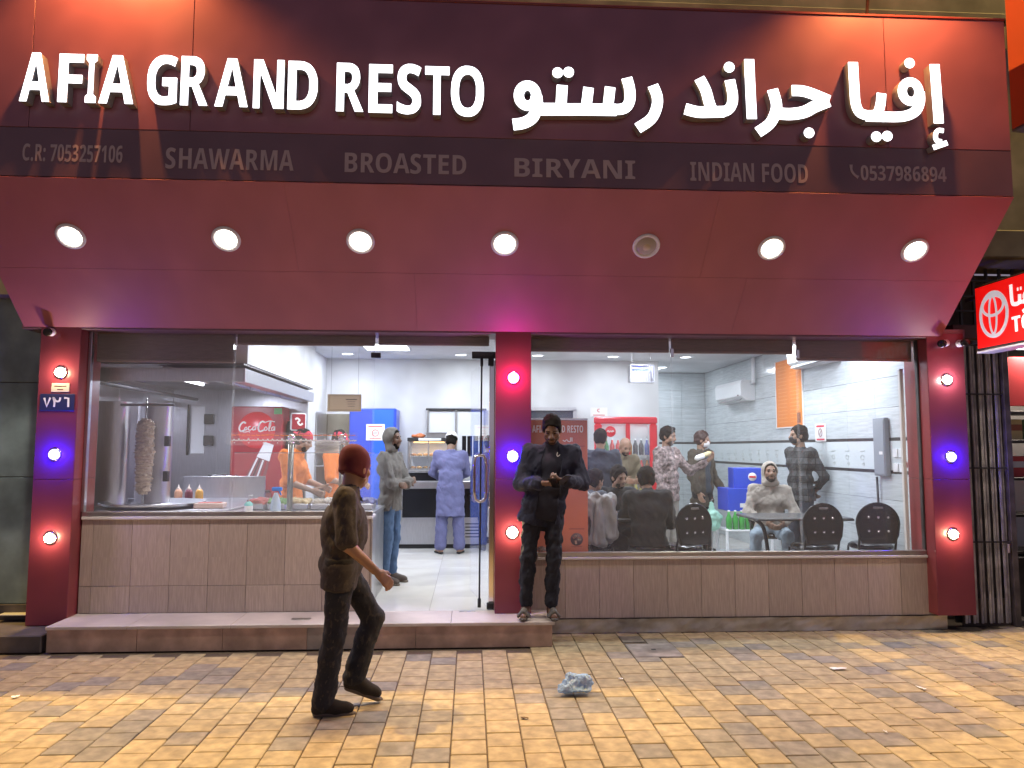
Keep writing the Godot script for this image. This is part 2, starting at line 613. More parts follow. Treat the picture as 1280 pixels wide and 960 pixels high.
func arms(f: Field, J: Dictionary, s: float, t: float, upto: float, q: String) -> void:
	# upto: 0.5 ends the sleeve at the elbow, 1 at the wrist
	var sh: Vector3 = J["sh" + q]
	var el: Vector3 = J["el" + q]
	var wr: Vector3 = J["wr" + q]
	if upto <= 0.5:
		f.cap(sh, sh.lerp(el, upto * 2.0), .055 * s + t, .048 * s + t * 1.5)
		return
	f.cap(sh, el, .055 * s + t, .043 * s + t)
	f.cap(el, el.lerp(wr, (upto - .5) * 2.0), .043 * s + t, .029 * s + t)

func legs(f: Field, J: Dictionary, s: float, t: float, upto: float, flare := 0.0) -> void:
	for q in ["L", "R"]:
		f.cap(J["hp" + q], J["kn" + q], .084 * s + t, .058 * s + t)
		f.cap(J["kn" + q], (J["kn" + q] as Vector3).lerp(J["an" + q], upto), .056 * s + t, .040 * s + t + flare)
		f.cap((J["kn" + q] as Vector3).lerp(J["an" + q], .3) - Vector3(0, 0, .012 * s), (J["kn" + q] as Vector3).lerp(J["an" + q], .4) - Vector3(0, 0, .012 * s), .05 * s + t, .048 * s + t)

func garment(n: Node3D, g: Dictionary, J: Dictionary, s: float, hc: Vector3, hb: Basis, hs: float, cell: float) -> void:
	if g.kind in ["shoes", "soles", "strap", "brows"] and not g.has("only"):
		for q in ["L", "R"]:
			var g1 := g.duplicate()
			g1.only = q
			g1.name = {"shoes": "shoe", "soles": "sole", "strap": "sandal_strap", "brows": "eyebrow"}[g.kind]
			garment(n, g1, J, s, hc, hb, hs, cell)
		return
	var sides: Array = [g.only] if g.has("only") else ["L", "R"]
	var f := Field.new()
	var t: float = g.get("t", 0.018) * s
	var P = func(x, y, z): return hc + hb * Vector3(x, y, z) * hs
	var K: float = g.get("k", 0.009)
	var amp: float = g.get("amp", 0.012) * .62
	var sq := Vector3(1, .8, 1)
	var cl: float = g.get("cell", cell)
	match g.kind:
		"top":
			torso(f, J, s, t, 0)
			for q in ["L", "R"]:
				arms(f, J, s, t, g.get("sleeve", 0.97), q)
				if g.get("sleeve", 0.97) > .9:
					var w: Vector3 = (J["el" + q] as Vector3).lerp(J["wr" + q], .86)
					f.cap(w, (J["el" + q] as Vector3).lerp(J["wr" + q], .97), .036 * s + t * .9, .033 * s + t * .6)
			var hp: Vector3 = (J.hpL - J.hpR).normalized()
			var hem: float = g.get("hem", 0.06) * s
			var dn: Vector3 = (J.pel - J.wst).normalized() * hem
			f.cap(J.pel + dn - hp * .08 * s, J.pel + dn + hp * .08 * s, .098 * s + t, .098 * s + t)
			if g.has("bulk"):
				f.ell(J.wst.lerp(J.chs, .45), Vector3(.15, .22, .135 + g.bulk) * s)
				f.ell(J.pel + Vector3(0, .03, 0) * s, Vector3(.14, .14, .125 + g.bulk) * s)
			if g.has("belly"):
				f.ell(J.wst + Vector3(0, -.02, .05) * s, Vector3(.13, .14, .10 + g.belly) * s)
			if g.get("collar", 0.0) > 0:
				f.cap(J.nck + Vector3(0, .0, 0) * s, J.nck + Vector3(0, g.collar, .012) * s, .068 * s, .068 * s)
			if g.get("hoodback", false):
				f.ell(J.nck + Vector3(0, .0, -.075) * s, Vector3(.115, .06, .06) * s)
				f.cap(J.nck + Vector3(-.09, -.01, -.01) * s, J.nck + Vector3(.09, -.01, -.01) * s, .045 * s, .045 * s)
			f.cut_below(J.pel + dn * 1.45, -dn.normalized())
			if g.has("open"):
				var fw := Vector3(0, 0, .165 * s)
				f.cut_cap(J.nck + fw * .7 + Vector3(0, .05, 0), J.chs + fw, g.open * .8, g.open)
				f.cut_cap(J.chs + fw, J.pel + fw - Vector3(0, .3, 0), g.open, g.open * 1.1)
		"kurta":
			torso(f, J, s, t, 0)
			for q in ["L", "R"]:
				arms(f, J, s, t, .97, q)
			f.cap(J.pel - Vector3(.07, 0, 0) * s, J.pel + Vector3(-.10, -.42, -.02) * s, .12 * s, .12 * s)
			f.cap(J.pel + Vector3(.07, 0, 0) * s, J.pel + Vector3(.10, -.42, -.02) * s, .12 * s, .12 * s)
			f.cap(J.pel, J.pel + Vector3(0, -.42, -.02) * s, .12 * s, .13 * s)
			f.cut_below(J.pel - Vector3(0, .43, 0) * s, Vector3(0, 1, .05))
		"trousers":
			f.cap(J.pel - (J.hpL - J.hpR).normalized() * .075 * s, J.pel + (J.hpL - J.hpR).normalized() * .075 * s, .094 * s + t * .4, .094 * s + t * .4)
			legs(f, J, s, t, g.get("upto", .93), g.get("flare", 0.012) * s)
			sq = Vector3(.9, 1.0, .9)
		"shoes":
			for q in sides:
				var an: Vector3 = J["an" + q]
				var to: Vector3 = J["to" + q]
				var fd := (to - an).normalized()
				var bk := an - Vector3(0, .042 * s, 0) - Vector3(fd.x, 0, fd.z) * .035 * s
				f.cap(bk, to + Vector3(0, .004, 0) * s, .034 * s, .027 * s)
				f.cap(bk.lerp(to, .6) + Vector3(0, .008, 0) * s, to + Vector3(0, .006, 0) * s - fd * .03 * s, .037 * s, .033 * s)
				f.cap(an, an.lerp(to, .45) - Vector3(0, .012, 0) * s, .048 * s, .042 * s)
				f.cap(an + (an - to).normalized() * .01, bk, .043 * s, .034 * s)
			amp = .003
			K = .01
			cl = minf(cell, .013)
		"soles":
			for q in sides:
				var an: Vector3 = J["an" + q]
				var to: Vector3 = J["to" + q]
				var fd := Vector3(to.x - an.x, 0, to.z - an.z).normalized()
				var up := Vector3(0, 1, 0)
				var hl: Vector3 = an - up * g.get("drop", .068) * s - fd * .045 * s
				var tp: Vector3 = to + fd * .028 * s - up * .018 * s
				if g.has("lift"): tp = to + (to - an).normalized() * .03 * s - up * .02 * s
				f.cap(hl, tp, .014 * s, .012 * s)
				var ac := fd.cross(up) * .024 * s
				f.cap(hl + ac * .7, tp + ac * .8 - fd * .02 * s, .014 * s, .012 * s)
				f.cap(hl - ac * .7, tp - ac * .8 - fd * .02 * s, .014 * s, .012 * s)
			amp = 0.0
			K = .008
			cl = .011
		"strap":
			for q in sides:
				var an: Vector3 = J["an" + q]
				var to: Vector3 = J["to" + q]
				var m0 := an.lerp(to, .62)
				var fd := Vector3(to.x - an.x, 0, to.z - an.z).normalized()
				var ac := fd.cross(Vector3.UP) * .044 * s
				f.cap(m0 + ac - Vector3(0, .02, 0) * s, m0 + Vector3(0, .028, 0) * s, .016 * s, .018 * s)
				f.cap(m0 - ac - Vector3(0, .02, 0) * s, m0 + Vector3(0, .028, 0) * s, .016 * s, .018 * s)
				f.cap(m0 + ac + fd * .035 - Vector3(0, .02, 0) * s, m0 + fd * .03 + Vector3(0, .018, 0) * s, .014 * s, .016 * s)
				f.cap(m0 - ac + fd * .035 - Vector3(0, .02, 0) * s, m0 + fd * .03 + Vector3(0, .018, 0) * s, .014 * s, .016 * s)
			amp = 0.0
			cl = .011
			K = .008
		"hair":
			var th: float = g.get("th", .009)
			f.ell(P.call(0, .040, -.018), Vector3(.076 + th, .086 + th * 1.3, .095 + th) * hs, hb)
			f.ell(P.call(0, -.02, -.045), Vector3(.066 + th, .07, .062 + th) * hs, hb)
			f.cap(P.call(-.074, .02, .0), P.call(-.072, -.005, .012), .012 * hs, .008 * hs)
			f.cap(P.call(.074, .02, .0), P.call(.072, -.005, .012), .012 * hs, .008 * hs)
			f.cut_ell(P.call(0, -.02, .085), Vector3(.078, g.get("brow", .098), .072) * hs, hb)
			f.cut_below(P.call(0, -.075, -.04), hb * Vector3(0, 1, .3))
			f.cut_ell(P.call(.09, -.03, .03), Vector3(.03, .035, .04) * hs, hb)
			f.cut_ell(P.call(-.09, -.03, .03), Vector3(.03, .035, .04) * hs, hb)
			if g.has("quiff"):
				f.cap(P.call(-.03, .115, .05), P.call(.03, .118, .05), g.quiff * hs, g.quiff * hs)
			amp = g.get("hamp", .012)
			K = .006
			cl = minf(cell, .009)
			sq = Vector3(3, 3, 3)
		"beard":
			f.ell(P.call(0, -.062, .026), Vector3(.058, .052, .06) * hs, hb)
			f.ell(P.call(0, -.092, .052), Vector3(.034, .026, .028) * hs, hb)
			f.cap(P.call(-.024, -.046, .084), P.call(.024, -.046, .084), .008 * hs, .008 * hs)
			f.cut_ell(P.call(0, .012, .07), Vector3(.074, .05, .06) * hs, hb)
			f.cut_ell(P.call(0, -.062, .096), Vector3(.018, .007, .02) * hs, hb)
			f.cut_below(P.call(0, 0, .0), hb * Vector3(0, 0, 1))
			amp = .006
			K = .006
			cl = .008
			sq = Vector3(3, 3, 3)
		"moustache":
			f.cap(P.call(-.024, -.048, .086), P.call(0, -.043, .093), .006 * hs, .008 * hs)
			f.cap(P.call(.024, -.048, .086), P.call(0, -.043, .093), .006 * hs, .008 * hs)
			amp = 0.0
			K = .004
			cl = .006
		"brows":
			var e := 1.0 if sides[0] == "L" else -1.0
			f.cap(P.call(.045 * e, .026, .081), P.call(.018 * e, .030, .088), .005 * hs, .006 * hs)
			amp = 0.0
			K = .004
			cl = .006
		"mask":
			f.ell(P.call(0, -.055, .035), Vector3(.062, .052, .066) * hs, hb)
			f.ell(P.call(0, -.03, .06), Vector3(.045, .04, .052) * hs, hb)
			f.cut_ell(P.call(0, .03, .07), Vector3(.08, .038, .07) * hs, hb)
			f.cut_below(P.call(0, 0, -.005), hb * Vector3(0, 0, 1))
			amp = .003
			K = .008
			cl = .009
		"beanie":
			f.ell(P.call(0, .048, -.016), Vector3(.087, .092, .106) * hs, hb)
			f.ell(P.call(0, .100, -.040), Vector3(.064, .050, .07) * hs, hb)
			f.ell(P.call(0, -.025, -.026), Vector3(.083, .085, .090) * hs, hb)
			f.cut_ell(P.call(0, -.045, .10), Vector3(.085, .075, .09) * hs, hb)
			f.cut_below(P.call(0, -.052, 0), hb * Vector3(0, 1, .28))
			amp = .005
			K = .012
			cl = .009
		"cap":
			f.ell(P.call(0, .045, -.012), Vector3(.086, .088, .102) * hs, hb)
			for i in 5:
				var bz := -1.0 if g.has("rev") else 1.0
				f.cap(P.call((i - 2) * .028, .054 - absf(i - 2) * .004, .07 * bz), P.call((i - 2) * .022, .044 - absf(i - 2) * .006, (.155 - absf(i - 2) * .008) * bz), .008 * hs, .006 * hs)
			f.cut_below(P.call(0, .036, 0), hb * Vector3(0, 1, -.0))
			amp = .002
			K = .008
			cl = .008
		"skullcap":
			f.ell(P.call(0, .046, -.018), Vector3(.092, .100, .112) * hs, hb)
			f.cut_below(P.call(0, .038, 0), hb * Vector3(0, 1, .1))
			amp = .002
			cl = .009
			K = .008
		"hood":
			f.ell(P.call(0, .025, -.02), Vector3(.102, .122, .118) * hs, hb)
			f.ell(P.call(0, -.09, -.015), Vector3(.09, .07, .085) * hs, hb)
			f.cap(P.call(-.07, -.125, .0), P.call(.07, -.125, .0), .04 * hs, .04 * hs)
			f.cut_ell(P.call(0, -.005, .10), Vector3(.080, .108, .125) * hs, hb)
			amp = .008
			K = .010
			cl = .011
		"scarf":
			f.cap(J.nck + Vector3(-.015, -.01, -.005) * s, J.nck + Vector3(.015, -.01, -.005) * s, .062 * s, .062 * s)
			f.cap(J.nck + Vector3(0, -.02, .03) * s, J.nck + Vector3(0, -.07, .09) * s, .03 * s, .02 * s)
			amp = .01
	var o := net_part(n, g.get("name", g.kind), f, g.mat, cl, K, amp, sq, ridge if g.kind in ["top", "trousers", "kurta", "hood", "scarf"] else fnoise)
	if g.has("label"): o.set_meta("label", g.label)

# ---------------------------------------------------------------- the scene
var M := {}

func materials() -> void:
	fnoise.frequency = 6.0
	fnoise.fractal_octaves = 3
	fnoise.seed = 5
	ridge.noise_type = FastNoiseLite.TYPE_SIMPLEX_SMOOTH
	ridge.fractal_type = FastNoiseLite.FRACTAL_RIDGED
	ridge.fractal_octaves = 2
	ridge.frequency = 6.5
	ridge.seed = 9
	ridge.domain_warp_enabled = true
	ridge.domain_warp_amplitude = .08
	ridge.domain_warp_frequency = 3.0
	var grime := noise_tex("grime", 0.006, 0.62, 1.0, 5)
	var fine := noise_tex("fine", 0.03, 0.82, 1.0, 4)
	var soft := noise_tex("soft", 0.004, 0.85, 1.0, 3)
	M.eye = mt(lin(.05, .035, .03), .2)
	M.red = mt(lin(.34, .135, .175), .34, 0.0, soft, .6)  # canopy red greyed: veil of lens glare is mixed into the colour
	M.red_side = mt(lin(.26, .05, .055), .3, 0.0, soft, .6)
	M.soffit = mt(lin(.44, .145, .170), .5, 0.0, soft, .6)  # paler than the pillars, lamp glare is put into this colour
	M.pillar = mt(lin(.21, .036, .060), .3, 0.0, soft, .6)
	M.band = mt(lin(.20, .11, .135), .38, 0.0, soft, .6)
	M.core = mt(lin(.07, .025, .028), .7)
	M.seam = mt(lin(.03, .012, .012), .8)
	M.steel = mt(lin(.60, .60, .63), .32, 1.0, streak_tex("brush", .9, 1.0), 2.0)
	M.steel_rough = mt(lin(.58, .57, .57), .34, 1.0, noise_tex("wear", .006, .8, 1.0, 5), .9)
	M.chrome = mt(lin(.7, .7, .72), .12, 1.0)
	M.black = mt(lin(.012, .012, .014), .45)
	M.black_gloss = mt(lin(.010, .010, .012), .2)
	M.rubber = mt(lin(.02, .02, .022), .8)
	M.dark_metal = mt(lin(.07, .066, .07), .45, .2, grime, 1.2)
	M.white = mt(lin(.74, .75, .76), .55, 0.0, soft, .5)
	M.white_gloss = mt(lin(.72, .74, .76), .25)
	M.ceiling = mt(lin(.72, .74, .76), .8, 0.0, soft, .4)
	M.wood_tile = []
	for i in 4:
		var k := 1.06 + .05 * i
		M.wood_tile.append(mt(lin(.43 * k, .345 * k, .295 * k), .42, 0.0, streak_tex("wood%d" % i, .84, 1.0), 1.5))
	M.grout = mt(lin(.13, .11, .10), .9)
	M.riser = mt(lin(.54, .36, .275), .5, 0.0, noise_tex("riser", .012, .72, 1.0, 5), .7)
	M.riser_grey = mt(lin(.38, .32, .28), .55, 0.0, noise_tex("riser", .012, .72, 1.0, 5), .7)
	M.tread = mt(lin(.66, .58, .54), .35, 0.0, noise_tex("tread", .006, .82, 1.0, 5), .6)
	M.nosing = mt(lin(.62, .60, .58), .3)
	M.floor_tile = [mt(lin(.74, .72, .67), .14, 0.0, noise_tex("floor", .005, .9, 1.0, 4), .4), mt(lin(.72, .70, .66), .16, 0.0, noise_tex("floor", .005, .9, 1.0, 4), .5)]
	M.blind = mt(lin(.155, .125, .11), .7, 0.0, streak_tex("blind", .8, 1.0, false), 2.0)
	M.paver = []
	for c in [[.47, .375, .215], [.45, .355, .20], [.49, .39, .23], [.43, .345, .205], [.31, .275, .23], [.275, .25, .21]]:
		M.paver.append(mt(lin(c[0], c[1], c[2]), .75, 0.0, noise_tex("paver", .02, .74, 1.0, 5), .9))
	M.bed = mt(lin(.13, .095, .065), .95, 0.0, fine, 2.0)
	M.green = mt(lin(.34, .46, .47), .5, .0, grime, .5)
	M.kerb = mt(lin(.11, .09, .088), .7, 0.0, grime, .9)
	M.concrete = mt(lin(.30, .285, .25), .85, 0.0, grime, .45)
	M.wall_tile = []
	for i in 3:
		M.wall_tile.append(mt(lin(.60 + .02 * i, .655 + .02 * i, .68 + .02 * i), .14, 0.0, streak_tex("tile_wave", .86, 1.0, false), .8))
	M.wall_decor = mt(lin(.62, .68, .70), .14)
	M.trim_dark = mt(lin(.13, .12, .12), .3, .3, streak_tex("trim", .4, 1.0, false), 2.0)
	M.skin = mt(lin(.27, .155, .10), .5)
	M.skin_dark = mt(lin(.17, .095, .062), .5)
	M.skin_light = mt(lin(.36, .22, .15), .5)
	for k in ["skin", "skin_dark", "skin_light"]:
		M[k].subsurf_scatter_enabled = true
		M[k].subsurf_scatter_strength = 0.12
	M.hair = mt(lin(.010, .008, .007), .85)
	M.hair.metallic_specular = 0.25
	M.orange = mt(lin(.85, .22, .025), .6)
	M.coke = mt(lin(.30, .008, .022), .3)
	M.blue = mt(lin(.025, .07, .55), .35)
	M.paper = mt(lin(.75, .74, .72), .7)
	M.glass = mt(lin(.92, .96, .95, .035), .02)
	M.glass.metallic_specular = .27
	M.glass.transparency = BaseMaterial3D.TRANSPARENCY_ALPHA
	M.case_glass = mt(lin(.92, .96, .96, .05), .03)
	M.case_glass.metallic_specular = .27
	M.case_glass.transparency = BaseMaterial3D.TRANSPARENCY_ALPHA
	M.lamp_white = glow(Color(1, .97, .90), 9.0)
	M.lamp_in = glow(Color(.95, .97, 1.0), 6.0)
	M.letter = glow(Color(.97, .98, 1.0), 2.6)
	M.letter_side = mt(lin(.30, .29, .31), .4, .2)

func spot(parent: Node3D, at: Vector3, to: Vector3, c: Color, e: float, angle: float, size := .05, soft := .6) -> SpotLight3D:
	var l := SpotLight3D.new()
	l.name = "light"
	parent.add_child(l, true)
	l.look_at_from_position(at, to, Vector3.UP if absf((to - at).normalized().y) < .98 else Vector3(0, 0, 1))
	l.light_color = c
	l.light_energy = e
	l.spot_angle = angle
	l.spot_angle_attenuation = soft
	l.spot_range = 40.0
	l.spot_attenuation = 2.0
	l.light_size = size
	l.shadow_enabled = true
	return l

func omni(parent: Node3D, at: Vector3, c: Color, e: float, size := .03) -> OmniLight3D:
	var l := OmniLight3D.new()
	l.name = "light"
	parent.add_child(l, true)
	l.position = at
	l.light_color = c
	l.light_energy = e
	l.omni_range = 20.0
	l.omni_attenuation = 2.0
	l.light_size = size
	l.shadow_enabled = true
	return l

func area(parent: Node3D, at: Vector3, to: Vector3, c: Color, e: float, w: float, h: float) -> AreaLight3D:
	var l := AreaLight3D.new()
	l.name = "light"
	parent.add_child(l, true)
	l.look_at_from_position(at, to, Vector3.UP if absf((to - at).normalized().y) < .98 else Vector3(0, 0, 1))
	l.light_color = c
	l.light_energy = e
	l.area_size = Vector2(w, h)
	l.area_normalize_energy = true
	l.area_range = 25.0
	l.area_attenuation = 2.0
	l.shadow_enabled = true
	return l

func _ready() -> void:
	rng.seed = 11
	# camera
	var cam := Camera3D.new()
	cam.name = "camera"
	add_child(cam)
	cam.position = Vector3(0, 1.6, 6.4)
	cam.rotation_degrees = Vector3(4.85, -3.1, 0.12)
	cam.fov = 53.85
	cam.far = 200.0
	cam.current = true
	# night air
	var we := WorldEnvironment.new()
	we.name = "night"
	var env := Environment.new()
	env.background_mode = Environment.BG_SKY
	var sky := Sky.new()
	var sm := ProceduralSkyMaterial.new()
	sm.sky_top_color = Color(.16, .16, .22)
	sm.sky_horizon_color = Color(.40, .37, .40)
	sm.ground_horizon_color = Color(.3, .26, .25)
	sm.ground_bottom_color = Color(.15, .13, .12)
	sky.sky_material = sm
	env.sky = sky
	env.background_energy_multiplier = 2.7
	env.tonemap_mode = Environment.TONE_MAPPER_LINEAR
	env.tonemap_exposure = 1.2
	env.sdfgi_enabled = true
	env.ssao_enabled = true
	env.ssil_enabled = true
	we.environment = env
	add_child(we)
	var faint_fill := DirectionalLight3D.new()  # weak fill light added from the front, not an actual moon
	faint_fill.name = "faint_fill"
	add_child(faint_fill)
	faint_fill.rotation_degrees = Vector3(-48, 18, 0)
	faint_fill.light_color = Color(.8, .82, 1.0)
	faint_fill.light_energy = 0.015
	faint_fill.light_angular_distance = 3.0
	faint_fill.shadow_enabled = true
	materials()
	street_lamps()
	ground()
	shop_front()
	sign_letters()
	canopy_lights()
	glazing()
	room()
	kitchen()
	dining()
	neighbours()
	people()
	litter()

# two sodium floodlights high on the building wall, above the frame, and two washing the sign
func street_lamps() -> void:
	var i := 0
	for a in [[-4.3, 10.6, 128.0], [7.4, 10.9, 128.0]]:
		var t := thing("wall_floodlight", ["sodium floodlight on a long bracket above the left end of the shop", "sodium floodlight on a long bracket above the neighbouring shop"][i], "floodlight", Vector3(a[0], a[1], 0), 0, "floodlights high on the wall")
		part(t, "bracket", MB.new(true).tube([Vector3(0, .5, -.2), Vector3(0, .5, .3), Vector3(0, .28, .46)], .025).done(), M.dark_metal)
		part(t, "housing", bb(Vector3(.5, .12, .3), .02), M.dark_metal, Vector3(0, .22, .50))
		part(t, "lamp", bb(Vector3(.42, .02, .22), .004), glow(Color(1, .66, .28), 12.0), Vector3(0, .146, .50))
		spot(t, Vector3(a[0], a[1] + .12, .50), Vector3(a[0] * .55, 0, 2.3), Color(1.0, .82, .44), a[2], 74, .10, .3)
		i += 1
	i = 0
	for a in [[-2.62, 26.0], [3.28, 30.0]]:
		var t := thing("sign_floodlight", ["amber lamp on an arm above the first white letters", "amber lamp on an arm above the last white letters"][i], "floodlight", Vector3(a[0], 5.01, 0), 0, "lamps above the sign")
		part(t, "arm", MB.new(true).tube([Vector3(0, 0, .5), Vector3(0, .55, .6), Vector3(0, .62, 1.1)], .014).done(), M.dark_metal)
		part(t, "housing", bb(Vector3(.22, .05, .16), .01), M.dark_metal, Vector3(0, .60, 1.14))
		part(t, "lamp", bb(Vector3(.18, .014, .12), .003), glow(Color(1, .6, .25), 10.0), Vector3(0, .566, 1.14))
		spot(t, Vector3(a[0], 5.01 + .55, 1.14), Vector3(a[0], 3.9, .84), Color(1.0, .64, .36), a[1] * .27, 62, .05, .5)
		i += 1

# ---------------------------------------------------------------- pavement
func ground() -> void:
	var bed := setting("ground")
	part(bed, "bed", MB.new().box(Vector3(0, -.031, 10), Vector3(120, .04, 60)).done(), M.bed)
	var pv := setting("pavement")
	var cw := .195
	var rz := .196
	var cells := []
	for i in range(-34, 34):
		for j in range(-3, 22):
			var x := (i + .5) * cw - .0975
			var z := .12 + j * rz + (rz * .5 if posmod(i, 2) == 0 else 0.0)
			if z < -.36 or (z < .24 and x > -7 and x < .58) or (z < .24 and x < -3.2): continue
			if absf(x - 1.465) < .19 and absf(z - .30) < .19: continue
			var depth := 6.4 - z
			if absf(x - .054 * depth) > depth * .72: continue
			cells.append([z, x, i, j])
	cells.sort_custom(func(a, b): return a[0] > b[0])
	var rest := []
	for i in M.paver.size():
		rest.append([])
	var mesh: ArrayMesh = bb(Vector3(cw - .007, .06, rz - .007), .004)
	var seen := 0
	for c in cells:
		var h := absi(hash(Vector2i(c[2], c[3])))
		var grey: float = fnoise.get_noise_2d(c[1] * .12 + 9.0, c[0] * .2) * .45 + ((h / 13) % 100) * .006
		var mi := h % 4
		if grey > .47: mi = 4 + h % 2
		var dy := ((h / 7) % 100) * .00003
		var tilt := Vector3(((h / 3) % 100 - 50) * .008, ((h / 11) % 100 - 50) * .006, ((h / 5) % 100 - 50) * .008)
		if c[0] < 2.75 and seen < 300:
			part(pv, "paver", mesh, M.paver[mi], Vector3(c[1], -.03 - dy, c[0]), tilt)
			seen += 1
		else:
			rest[mi].append([Vector3(c[1], -.03 - dy, c[0]), tilt])
	for mi in rest.size():
		if rest[mi].is_empty(): continue
		var st := SurfaceTool.new()
		for e in rest[mi]:
			st.append_from(mesh, 0, Transform3D(Basis.from_euler(e[1] * PI / 180.0), e[0]))
		var o := part(pv, "pavers", st.commit(), M.paver[mi])
		o.set_meta("kind", "stuff")
	var t := thing("drain_cover", "square concrete inspection cover let into the paving near the step", "manhole cover", Vector3(1.465, 0, .30))
	part(t, "slab", MB.new().box(Vector3(0, -.026, 0), Vector3(.39, .06, .39), Basis(), .006).done(), mt(lin(.33, .30, .28), .8, 0.0, tex["grime"], 1.4))
	part(t, "lifting_hole", MB.new().box(Vector3(.0, .003, -.01), Vector3(.035, .006, .03), Basis(), .002).done(), M.rubber)

# ---------------------------------------------------------------- the front of the shop
func shop_front() -> void:
	# entrance step
	var s := thing("entrance_step", "tiled entrance step with pale tread and brown riser under the shop door", "step")
	pbox(s, "core", Vector3(-3.285, 0, -.7), Vector3(.655, .172, .145), M.grout, 0)
	var x := -3.30
	for i in 6:
		var w: float = [.69, .66, .66, .48, .38, 1.10][i]
		pbox(s, "riser_tile", Vector3(x + .001, .002, .146), Vector3(x + w - .002, .178, .160), M.riser_grey if i == 3 else M.riser, .002)
		x += w
	x = -3.31
	for i in 5:
		var w: float = [.62, .80, .84, .90, .84][i]
		pbox(s, "tread_slab", Vector3(x + .001, .174, -.29), Vector3(x + w - .002, .200, .168), M.tread, .003)
		x += w
	part(s, "end_tile", bb(Vector3(.012, .172, .44), .002), M.riser, Vector3(.662, .088, -.07))
	part(s, "drain_lid", MB.new().box(Vector3.ZERO, Vector3(.15, .004, .07), Basis(), .001).done(), M.steel_rough, Vector3(-1.38, .2025, -.02))
	part(s, "drain_lid", MB.new().box(Vector3.ZERO, Vector3(.14, .004, .05), Basis(), .001).done(), M.steel_rough, Vector3(-.02, .2025, -.26))
	# low tiled walls
	var wl := thing("tiled_wall", "low wall of wood-look tiles under the kitchen window", "wall", Vector3.ZERO, 0, "low tiled walls")
	pbox(wl, "core", Vector3(-3.30, .19, -.50), Vector3(-.862, .985, -.314), M.grout, 0)
	x = -3.30
	var k := 0
	while x < -.87:
		var w := .10 if k == 0 else .322
		var x1 := minf(x + w, -.862)
		for r in [[.203, .425], [.429, .985]]:
			pbox(wl, "wall_tile", Vector3(x, r[0], -.313), Vector3(x1 - .003, r[1], -.300), M.wood_tile[(k * 3 + int(r[0] > .3)) % 4], .0015)
		x = x1
		k += 1
	pbox(wl, "edge_trim", Vector3(-.861, .203, -.50), Vector3(-.846, .99, -.297), M.steel, .002)
	pbox(wl, "coping", Vector3(-3.30, .986, -.52), Vector3(-.846, 1.012, -.282), M.nosing, .004)
	var wr := thing("tiled_wall", "low wall of tall wood-look tiles under the dining room window", "wall", Vector3.ZERO, 0, "low tiled walls")
	pbox(wr, "core", Vector3(.53, 0, -.50), Vector3(4.17, .628, -.304), M.grout, 0)
	x = .53
	k = 0
	while x < 4.16:
		var x1 := minf(x + .302, 4.17)
		pbox(wr, "wall_tile", Vector3(x, .125, -.303), Vector3(x1 - .003, .626, -.290), M.wood_tile[(k * 5 + 1) % 4], .0015)
		x = x1
		k += 1
	pbox(wr, "coping", Vector3(.53, .629, -.52), Vector3(4.17, .652, -.272), M.nosing, .004)
	# crumpled steel skirting
	var mb := MB.new(true)
	var NX := 120
	for i in NX:
		for j in 6:
			var v = func(a, b):
				var px: float = .70 + 3.55 * a / NX
				var py: float = .004 + .119 * b / 6.0
				return Vector3(px, py, -.268 + .012 * fnoise.get_noise_2d(px * .7, py * 1.2) + .006 * fnoise.get_noise_2d(px * 3.0, py * 3.0) + (.004 if b == 6 else 0.0))
			mb.quad(v.call(i, j), v.call(i, j + 1), v.call(i + 1, j + 1), v.call(i + 1, j))
	part(wr, "steel_skirting", mb.done(), mt(lin(.52, .48, .43), .42, .6, tex["wear"], 1.6))
	# pillars
	var px := [[-3.64, -3.312, .14], [.212, .522, .201], [4.098, 4.442, .148]]
	var pn := ["red panelled pillar at the left end of the shop front", "red panelled pillar between the door and the dining room window", "red panelled pillar at the right end of the shop front"]
	for i in 3:
		var a: Array = px[i]
		var p := thing("pillar", pn[i], "pillar", Vector3.ZERO, 0, "red pillars")
		pbox(p, "core", Vector3(a[0] + .006, a[2], -.52), Vector3(a[1] - .006, 2.64, -.157), M.core, 0)
		for r in [[a[2], 1.33], [1.334, 2.64]]:
			pbox(p, "front_panel", Vector3(a[0], r[0], -.156), Vector3(a[1], r[1], -.150), M.pillar, .002)
			pbox(p, "side_panel", Vector3(a[0], r[0], -.52), Vector3(a[0] + .005, r[1], -.157), M.red_side, .001)
			pbox(p, "side_panel", Vector3(a[1] - .005, r[0], -.52), Vector3(a[1], r[1], -.157), M.red_side, .001)
	# canopy with sloping soffit
	var c := thing("sign_canopy", "red panelled canopy with sloping soffit and dark band over the shop front", "canopy")
	var X0 := -3.78
	var X1 := 4.235
	part(c, "core", MB.new().prism([Vector3(X0 + .01, 2.63, -.16), Vector3(X0 + .01, 5.0, -.16), Vector3(X0 + .01, 5.0, .83), Vector3(X0 + .01, 3.58, .83)], Vector3(1, 0, 0), X1 - X0 - .02).done(), M.core)
	var seams := [X0, -3.26, -2.1, 3.24, X1]
	for i in 4:
		pbox(c, "sign_panel", Vector3(seams[i] + .002, 3.945, .831), Vector3(seams[i + 1] - .002, 5.01, .842), M.red, .002)
	pbox(c, "band_panel", Vector3(X0, 3.575, .831), Vector3(X1, 3.942, .840), M.band, .002)
	var dir := Vector3(0, .95, .99)
	var b0 := Vector3(0, 2.62, -.15)
	var len := dir.length()
	var u := dir / len
	var nrm := Vector3(0, -u.z, u.y)
